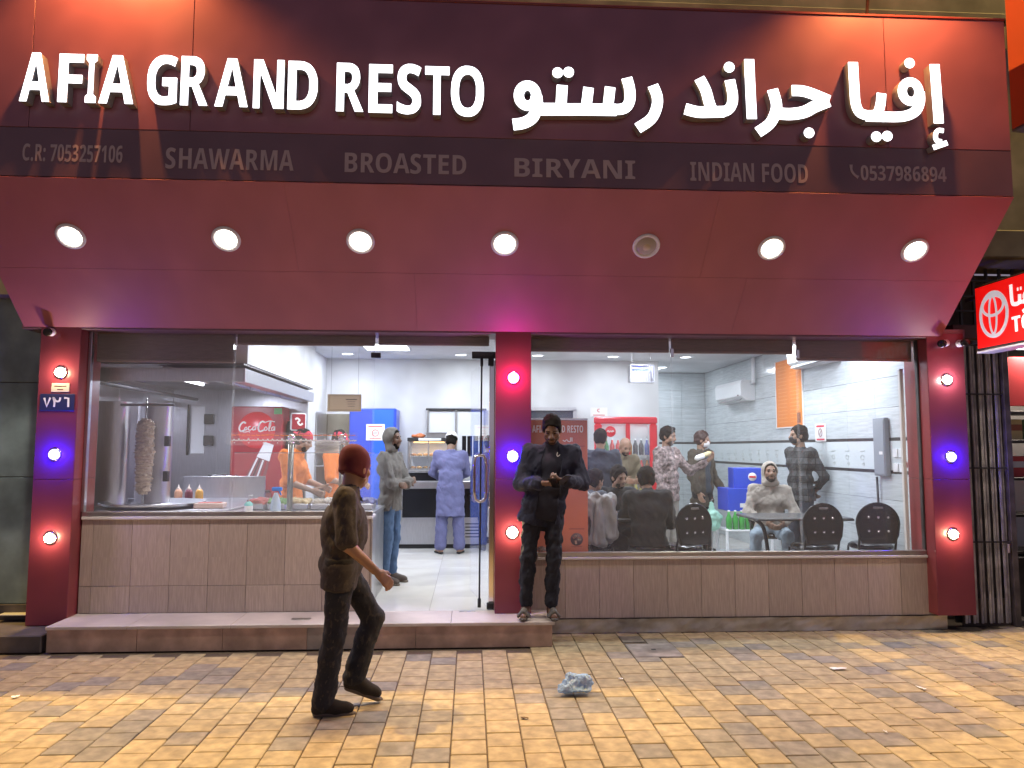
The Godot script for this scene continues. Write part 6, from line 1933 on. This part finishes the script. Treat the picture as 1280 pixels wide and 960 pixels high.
func people() -> void:
	var jeans := cloth(lin(.085, .15, .27))
	var dark_jeans := cloth(lin(.022, .022, .028))
	var black := cloth(lin(.014, .014, .017))
	var navy := cloth(lin(.014, .016, .027))
	var shoe := cloth(lin(.022, .018, .017), .1)
	var sole := mt(lin(.11, .085, .07), .7)
	# the passer-by in the beanie
	var work := mt(lin(.040, .034, .034), .9, 0.0, noise_tex("plaster", .04, .85, 1.0, 5), 2.2)
	work.detail_enabled = true
	work.detail_albedo = stain_tex()
	work.detail_uv_layer = BaseMaterial3D.DETAIL_UV_1
	var workj := mt(lin(.012, .015, .026), .9, 0.0, noise_tex("plaster", .04, .85, 1.0, 5), 2.2)
	workj.detail_enabled = true
	workj.detail_albedo = stain_tex()
	person("man in a dark red beanie and stained work clothes walking across the paving", Vector3(-.80, 0, 1.56), 102, {"h": 1.62, "cell": .0125, "headcell": .0065, "handcell": .0055, "skin": M.skin, "hy": 38, "hp": 6, "hs": 1.10,
		"j": {"pel": Vector3(0, .93, .0), "wst": Vector3(0, 1.08, .01), "chs": Vector3(0, 1.27, .015), "nck": Vector3(0, 1.44, .04), "hd": Vector3(.01, 1.585, .085),
			"shL": Vector3(.185, 1.40, .03), "shR": Vector3(-.19, 1.40, .005), "elR": Vector3(-.255, 1.11, .02), "wrR": Vector3(-.245, .925, .215), "elL": Vector3(.235, 1.10, -.06), "wrL": Vector3(.225, .88, -.02),
			"hpL": Vector3(.085, .90, .02), "knL": Vector3(.075, .565, .225), "anL": Vector3(.07, .185, .10), "toL": Vector3(.075, .060, .265),
			"hpR": Vector3(-.085, .90, -.01), "knR": Vector3(-.09, .49, -.04), "anR": Vector3(-.09, .085, -.105), "toR": Vector3(-.10, .03, .07)},
		"curlR": .75, "pnR": Vector3(.8, -.1, -.5), "thR": Vector3(.3, .6, .5), "curlL": .6,
		"wear": [
			{"kind": "trousers", "mat": workj, "t": .022, "amp": .014, "flare": .022, "upto": .97},
			{"kind": "top", "name": "undershirt", "mat": black, "t": .004, "sleeve": .56, "hem": -.05, "amp": .0, "collar": .03},
			{"kind": "top", "name": "work_shirt", "mat": work, "t": .022, "sleeve": .45, "hem": .10, "amp": .012, "bulk": .03},
			{"kind": "scarf", "name": "collar", "mat": navy, "amp": .006},
			{"kind": "beanie", "mat": knit(lin(.11, .008, .022))},
			{"kind": "shoes", "mat": shoe}, {"kind": "soles", "mat": sole, "lift": 1}]})
	# the man with two phones
	var pm := person("man in a dark jacket and cuffed trousers standing on the step looking at two phones", Vector3(.565, .2005, .015), -3, {"h": 1.70, "cell": .0125, "headcell": .006, "handcell": .0055, "skin": M.skin_dark, "hp": 30, "hy": -6,
		"j": {"pel": Vector3(.05, .95, -.01), "wst": Vector3(.085, 1.10, -.01), "chs": Vector3(.115, 1.29, -.03), "nck": Vector3(.125, 1.45, -.03), "hd": Vector3(.12, 1.60, .05),
			"shL": Vector3(.305, 1.40, -.02), "shR": Vector3(-.065, 1.40, -.02), "elL": Vector3(.385, 1.14, .02), "elR": Vector3(-.150, 1.14, .02), "wrL": Vector3(.235, 1.17, .26), "wrR": Vector3(.01, 1.15, .26),
			"hpL": Vector3(.14, .92, -.01), "hpR": Vector3(-.04, .92, -.01), "knL": Vector3(.135, .50, .01), "knR": Vector3(-.085, .50, .01), "anL": Vector3(.115, .085, -.02), "anR": Vector3(-.105, .085, -.02), "toL": Vector3(.135, .035, .135), "toR": Vector3(-.13, .035, .135)},
		"hdL": Vector3(-.75, .05, .45), "hdR": Vector3(.75, .0, .45), "pnL": Vector3(-.1, .9, -.4), "pnR": Vector3(.1, .9, -.4), "thL": Vector3(-.2, .3, -1), "thR": Vector3(.2, .3, -1), "curlL": .85, "curlR": .85,
		"wear": [
			{"kind": "top", "name": "shirt", "mat": cloth(lin(.016, .016, .03)), "t": .012, "sleeve": .5, "hem": .08, "collar": .02, "amp": .006},
			{"kind": "trousers", "mat": navy, "t": .020, "amp": .026, "upto": .88, "flare": .012},
			{"kind": "top", "name": "jacket", "mat": cloth(lin(.020, .023, .046), .2), "t": .031, "hem": .13, "amp": .022, "collar": .02, "open": .085},
			{"kind": "hair", "mat": M.hair, "th": .006},
			{"kind": "moustache", "mat": M.hair}, {"kind": "brows", "mat": M.hair}, {"kind": "beard", "name": "stubble", "mat": mt(lin(.06, .036, .027), .8)},
			{"kind": "strap", "name": "sandal_straps", "mat": mt(lin(.10, .095, .085), .6)}, {"kind": "soles", "name": "sandal_soles", "mat": mt(lin(.09, .08, .07), .8), "drop": .07}]})
	part(pm, "chest_mark", MB.new().ribbon(spline2([Vector2(-.006, .022), Vector2(-.012, .0), Vector2(-.004, -.012), Vector2(.014, .002)]), .006, 0, .002).done(), M.paper, Vector3(.165, 1.345, .130))
	for q in [[.665, 1.323, .345, "left", -24], [.745, 1.343, .345, "right", 20]]:
		var t := thing("mobile_phone", "dark mobile phone in the standing man's hand at the picture's " + q[3], "phone", Vector3(q[0], q[1], q[2]), q[4], "the two phones")
		part(t, "slab", MB.new().box(Vector3.ZERO, Vector3(.072, .010, .145), Basis(Vector3(1, 0, 0), -.55), .004).done(), M.black_gloss)
	# logo stripe on the shirt and trouser piping are small trims of the man's clothes; they are left plain
	var grey := cloth(lin(.20, .185, .165))
	person("man in a grey hooded top and jeans with arms crossed inside the doorway", Vector3(-.84, .2, -1.66), 72, {"h": 1.60, "cell": .016, "skin": M.skin_dark, "hy": -6,
		"j": {"elR": Vector3(-.225, 1.12, .12), "wrR": Vector3(.02, 1.15, .235), "elL": Vector3(.225, 1.12, .12), "wrL": Vector3(-.03, 1.10, .215)},
		"hdR": Vector3(.9, .1, .1), "hdL": Vector3(-.9, .1, .1), "pnR": Vector3(0, -.2, -1), "pnL": Vector3(0, -.2, -1), "curlR": .4, "curlL": .4,
		"wear": [{"kind": "trousers", "mat": jeans, "t": .016, "amp": .02}, {"kind": "top", "name": "hooded_top", "mat": grey, "t": .026, "hem": .10, "amp": .028}, {"kind": "hair", "mat": M.hair, "th": .004, "hamp": .004}, {"kind": "hood", "mat": grey}, {"kind": "beard", "mat": M.hair}, {"kind": "moustache", "mat": M.hair}, {"kind": "brows", "mat": M.hair},
			{"kind": "shoes", "name": "slippers", "mat": mt(lin(.08, .06, .05), .8)}, {"kind": "soles", "mat": mt(lin(.18, .15, .12), .8)}]})
	person("man in a blue kurta and white cap leaning on the back counter", Vector3(-.27, .2, -3.86), 184, {"h": 1.63, "skin": M.skin, "hp": 24, "hy": -14,
		"j": {"chs": Vector3(0, 1.28, .06), "nck": Vector3(0, 1.44, .10), "hd": Vector3(-.02, 1.60, .16), "shL": Vector3(.18, 1.40, .09), "shR": Vector3(-.18, 1.40, .09), "elL": Vector3(.25, 1.14, .16), "elR": Vector3(-.25, 1.14, .16), "wrL": Vector3(.16, 1.06, .36), "wrR": Vector3(-.16, 1.06, .36),
			"anL": Vector3(.135, .085, -.02), "anR": Vector3(-.135, .085, -.02), "toL": Vector3(.19, .03, .13), "toR": Vector3(-.19, .03, .13), "knL": Vector3(.12, .5, .01), "knR": Vector3(-.12, .5, .01)},
		"wear": [{"kind": "kurta", "mat": cloth(lin(.145, .150, .30), .2, 2.0, .88), "t": .026, "amp": .022}, {"kind": "trousers", "mat": cloth(lin(.145, .150, .30), .2, 2.0, .88), "t": .036, "upto": .92, "flare": .02, "amp": .02}, {"kind": "hair", "mat": M.hair}, {"kind": "skullcap", "name": "cap", "mat": M.paper}, {"kind": "soles", "name": "sandals", "mat": M.rubber}]})
	var orange := cloth(lin(.80, .20, .022), .2, 2.0, .85)
	var redcap := cloth(lin(.62, .02, .06), .2, 2.0, .9)
	person("counter worker in an orange shirt and red cap facing right", Vector3(-1.93, .2, -1.92), 82, {"h": 1.62, "skin": M.skin_light, "hp": 24, "cell": .015,
		"j": {"chs": Vector3(0, 1.28, .04), "nck": Vector3(0, 1.44, .07), "hd": Vector3(0, 1.595, .14), "elR": Vector3(-.23, 1.12, .08), "wrR": Vector3(-.20, 1.03, .32), "elL": Vector3(.23, 1.12, .10), "wrL": Vector3(.14, 1.05, .34)},
		"curlR": .8, "curlL": .8,
		"wear": [{"kind": "trousers", "mat": black}, {"kind": "top", "name": "shirt", "mat": orange, "t": .024, "sleeve": .46, "amp": .022, "collar": .02}, {"kind": "hair", "mat": M.hair}, {"kind": "beard", "mat": M.hair}, {"kind": "cap", "mat": redcap, "rev": true}, {"kind": "shoes", "mat": shoe}]})
	person("second orange shirted worker half hidden behind the flatbread stack", Vector3(-1.62, .2, -3.0), 60, {"h": 1.60, "skin": M.skin_light, "hp": 22,
		"j": {"elR": Vector3(-.23, 1.12, .08), "wrR": Vector3(-.16, 1.05, .32), "elL": Vector3(.23, 1.12, .10), "wrL": Vector3(.14, 1.05, .34)},
		"wear": [{"kind": "trousers", "mat": black}, {"kind": "top", "name": "shirt", "mat": orange, "t": .022, "sleeve": .46, "collar": .02}, {"kind": "hair", "mat": M.hair}, {"kind": "cap", "mat": redcap}, {"kind": "shoes", "mat": shoe}]})
	person("man in dark clothes just visible behind the open glass door", Vector3(.26, .2, -4.15), 190, {"h": 1.56, "skin": M.skin, "cell": .02,
		"wear": [{"kind": "trousers", "mat": black}, {"kind": "top", "name": "jacket", "mat": cloth(lin(.05, .02, .06)), "t": .03}, {"kind": "hair", "mat": M.hair}, {"kind": "shoes", "mat": shoe}]})
	person("man in a dark blue hooded jacket seen from behind by the banner", Vector3(1.52, .2, -2.45), 164, {"h": 1.62, "skin": M.skin, "hp": 8,
		"wear": [{"kind": "trousers", "mat": dark_jeans}, {"kind": "top", "name": "hooded_jacket", "mat": cloth(lin(.035, .042, .062)), "t": .032, "hem": .10, "hoodback": true, "amp": .026}, {"kind": "hair", "mat": M.hair, "th": .006}, {"kind": "shoes", "mat": shoe}]})
	var olive := cloth(lin(.20, .165, .105))
	person("bald man with glasses and beard in an olive jacket looking down", Vector3(1.93, .2, -3.3), 14, {"h": 1.62, "skin": M.skin, "hp": 28,
		"j": {"chs": Vector3(0, 1.25, .03), "nck": Vector3(0, 1.39, .08), "hd": Vector3(0, 1.535, .15), "shL": Vector3(.18, 1.35, .06), "shR": Vector3(-.18, 1.35, .06), "elL": Vector3(.24, 1.10, .10), "elR": Vector3(-.24, 1.10, .10), "wrL": Vector3(.10, 1.08, .32), "wrR": Vector3(-.10, 1.08, .32)},
		"wear": [{"kind": "trousers", "mat": dark_jeans}, {"kind": "top", "name": "shirt", "mat": black, "t": .012}, {"kind": "top", "name": "jacket", "mat": olive, "t": .030, "open": .035, "amp": .022, "collar": .02}, {"kind": "beard", "mat": M.hair}, {"kind": "moustache", "mat": M.hair}, {"kind": "brows", "mat": M.hair}, {"kind": "shoes", "mat": shoe}]})
	person("bearded man in black seated facing the window", Vector3(1.53, .2, -1.50), 12, {"h": 1.60, "skin": M.skin_light, "hp": 14, "hy": 12,
		"j": sit({"hd": Vector3(0, 1.20, .06), "wrL": Vector3(.14, .80, .30), "wrR": Vector3(-.05, .80, .32)}),
		"wear": [{"kind": "trousers", "mat": black, "upto": .9}, {"kind": "top", "name": "jacket", "mat": cloth(lin(.018, .019, .022), .4), "t": .030, "hem": .03, "amp": .024}, {"kind": "hair", "mat": M.hair, "th": .013}, {"kind": "beard", "mat": M.hair}, {"kind": "moustache", "mat": M.hair}, {"kind": "brows", "mat": M.hair}, {"kind": "shoes", "mat": shoe}]})
	person("man in a black hooded jacket seated with his back to the window", Vector3(1.70, .2, -.84), 166, {"h": 1.60, "skin": M.skin, "hp": 12, "hy": 14,
		"j": sit({"hd": Vector3(.02, 1.20, .07), "elL": Vector3(.25, .80, .06), "wrL": Vector3(.12, .80, .30)}),
		"wear": [{"kind": "trousers", "mat": black, "upto": .9}, {"kind": "top", "name": "hooded_jacket", "mat": black, "t": .036, "hem": .03, "hoodback": true, "amp": .026}, {"kind": "hair", "mat": M.hair, "th": .016}, {"kind": "shoes", "mat": shoe}]})
	person("man in a grey blue jacket seated beside the banner, face turned away", Vector3(1.17, .2, -1.02), 128, {"h": 1.58, "skin": M.skin, "hp": 14,
		"j": sit({"hd": Vector3(0, 1.19, .08), "wrR": Vector3(-.08, .80, .32), "wrL": Vector3(.14, .80, .30)}),
		"wear": [{"kind": "trousers", "mat": black, "upto": .9}, {"kind": "top", "name": "jacket", "mat": cloth(lin(.085, .10, .13)), "t": .032, "hem": .03, "amp": .026}, {"kind": "hair", "mat": M.hair, "th": .012}, {"kind": "shoes", "mat": shoe}]})
	var floral := mt(lin(.62, .48, .47), .85, 0.0, noise_tex("floral", .03, .2, 1.0, 2, 256, FastNoiseLite.TYPE_SIMPLEX_SMOOTH), 2.4)
	person("man in a pale floral shirt holding up a wrapped sandwich", Vector3(2.46, .2, -3.0), 42, {"h": 1.66, "skin": M.skin, "hp": 12, "hy": 10,
		"j": {"elL": Vector3(.30, 1.17, .14), "wrL": Vector3(.40, 1.30, .34), "elR": Vector3(-.25, 1.14, .0), "wrR": Vector3(-.24, .92, .12)},
		"hdL": Vector3(.5, .6, .5), "pnL": Vector3(-.5, .7, .0), "curlL": .8,
		"wear": [{"kind": "trousers", "mat": cloth(lin(.30, .28, .25))}, {"kind": "top", "name": "floral_shirt", "mat": floral, "t": .026, "hem": .12, "amp": .024, "collar": .02}, {"kind": "hair", "mat": M.hair, "th": .012, "quiff": .014}, {"kind": "beard", "name": "stubble", "mat": mt(lin(.05, .032, .025), .8)}, {"kind": "moustache", "mat": M.hair}, {"kind": "brows", "mat": M.hair}, {"kind": "shoes", "mat": shoe}]})
	var sw := thing("wrapped_sandwich", "long paper wrapped sandwich held up between two standing men", "sandwich", Vector3(2.90, 1.51, -2.95), 20)
	part(sw, "roll", MB.new(true).tube([Vector3(-.11, -.035, 0), Vector3(-.10, -.03, 0), Vector3(.09, .03, 0), Vector3(.12, .04, 0)], [.012, .028, .03, .014], 12).done(), mt(lin(.60, .52, .30), .6))
	part(sw, "wrapper", MB.new(true).tube([Vector3(-.12, -.038, 0), Vector3(-.09, -.028, 0), Vector3(.0, .0, 0)], [.016, .034, .034], 12).done(), M.paper)
	var brown := cloth(lin(.085, .070, .052))
	person("man in a dark brown jacket and face mask standing by the tiled wall", Vector3(3.10, .2, -3.66), 38, {"h": 1.62, "skin": M.skin_light, "hp": 6, "hy": 26,
		"j": {"elL": Vector3(.29, 1.13, -.02), "wrL": Vector3(.33, .93, .10), "elR": Vector3(-.25, 1.13, .0), "wrR": Vector3(-.24, .90, .10)},
		"wear": [{"kind": "trousers", "mat": dark_jeans, "t": .024}, {"kind": "top", "name": "pullover", "mat": cloth(lin(.05, .065, .085)), "t": .014}, {"kind": "top", "name": "jacket", "mat": brown, "t": .036, "hem": .20, "open": .07, "amp": .024}, {"kind": "hair", "mat": mt(lin(.04, .015, .012), .55), "th": .015}, {"kind": "mask", "mat": M.paper}, {"kind": "shoes", "mat": shoe}]})
	var beige := cloth(lin(.42, .375, .32), .3, 2.0, .85)
	person("seated man in a beige hooded sweatshirt with the hood up and pale jeans", Vector3(3.28, .2, -1.80), -10, {"h": 1.62, "skin": M.skin, "hp": -6, "cell": .014, "headcell": .0065,
		"j": sit({"wrL": Vector3(.10, .66, .24), "wrR": Vector3(-.10, .66, .24), "elL": Vector3(.27, .76, .06), "elR": Vector3(-.27, .76, .06), "knL": Vector3(.10, .53, .40), "knR": Vector3(-.24, .53, .36), "anR": Vector3(-.26, .085, .34), "toR": Vector3(-.30, .03, .49)}),
		"wear": [{"kind": "trousers", "mat": cloth(lin(.32, .40, .47)), "upto": .93, "t": .022, "amp": .022}, {"kind": "top", "name": "hooded_sweatshirt", "mat": beige, "t": .027, "hem": .03, "amp": .026, "belly": .02}, {"kind": "hood", "mat": beige}, {"kind": "hair", "mat": M.hair, "th": .002, "hamp": .002}, {"kind": "beard", "name": "stubble", "mat": mt(lin(.04, .026, .02), .8)}, {"kind": "moustache", "mat": M.hair}, {"kind": "brows", "mat": M.hair}, {"kind": "shoes", "mat": shoe}]})
	person("man in a dark checked shirt and mask standing with hands behind his back", Vector3(3.85, .2, -2.3), -72, {"h": 1.66, "skin": M.skin, "hy": -22, "cell": .015,
		"j": {"elL": Vector3(.25, 1.13, -.14), "wrL": Vector3(.06, .98, -.19), "elR": Vector3(-.25, 1.13, -.14), "wrR": Vector3(-.06, .96, -.19)},
		"wear": [{"kind": "trousers", "mat": cloth(lin(.03, .035, .05))}, {"kind": "top", "name": "checked_shirt", "mat": check_mat(), "t": .024, "hem": .08, "sleeve": .9, "amp": .022, "collar": .02}, {"kind": "hair", "mat": M.hair, "th": .012}, {"kind": "mask", "mat": M.black}, {"kind": "shoes", "mat": shoe}]})
	person("dark figure standing at the neighbouring shop on the right edge", Vector3(5.42, .03, -.28), 200, {"h": 1.66, "skin": M.skin_dark, "cell": .02,
		"wear": [{"kind": "trousers", "mat": black}, {"kind": "top", "name": "jacket", "mat": black, "t": .034, "hem": .1}, {"kind": "hair", "mat": M.hair}, {"kind": "shoes", "mat": shoe}]})

func knit(c: Color) -> StandardMaterial3D:
	var m := cloth(c, .3, 6.0, .7)
	m.normal_enabled = true
	m.normal_scale = .35
	m.normal_texture = noise_tex("knit", .12, 0, 1, 2, 256, FastNoiseLite.TYPE_SIMPLEX_SMOOTH, true)
	return m

func check_mat() -> StandardMaterial3D:
	var im := Image.create(64, 64, false, Image.FORMAT_RGB8)
	for y in 64:
		for x in 64:
			var a := int(x / 32) + int(y / 32)
			var v: float = [.5, .75, 1.0][a]
			if x % 32 < 3 or y % 32 < 3: v = .35
			im.set_pixel(x, y, Color(v, v, v))
	return mt(lin(.085, .088, .092), .9, 0.0, ImageTexture.create_from_image(im), 7.0)

var stains: ImageTexture
func stain_tex() -> ImageTexture: # pale plaster splashes, opaque where dry plaster sits
	if stains: return stains
	var n := FastNoiseLite.new()
	n.seed = 77
	n.frequency = .045
	n.fractal_octaves = 4
	var im := Image.create(256, 256, false, Image.FORMAT_RGBA8)
	for y in 256:
		for x in 256:
			var v := n.get_noise_2d(x, y * .55)
			im.set_pixel(x, y, Color(.52, .46, .38, clampf((v - .30) * 4.0, 0, .16)))
	stains = ImageTexture.create_from_image(im)
	return stains
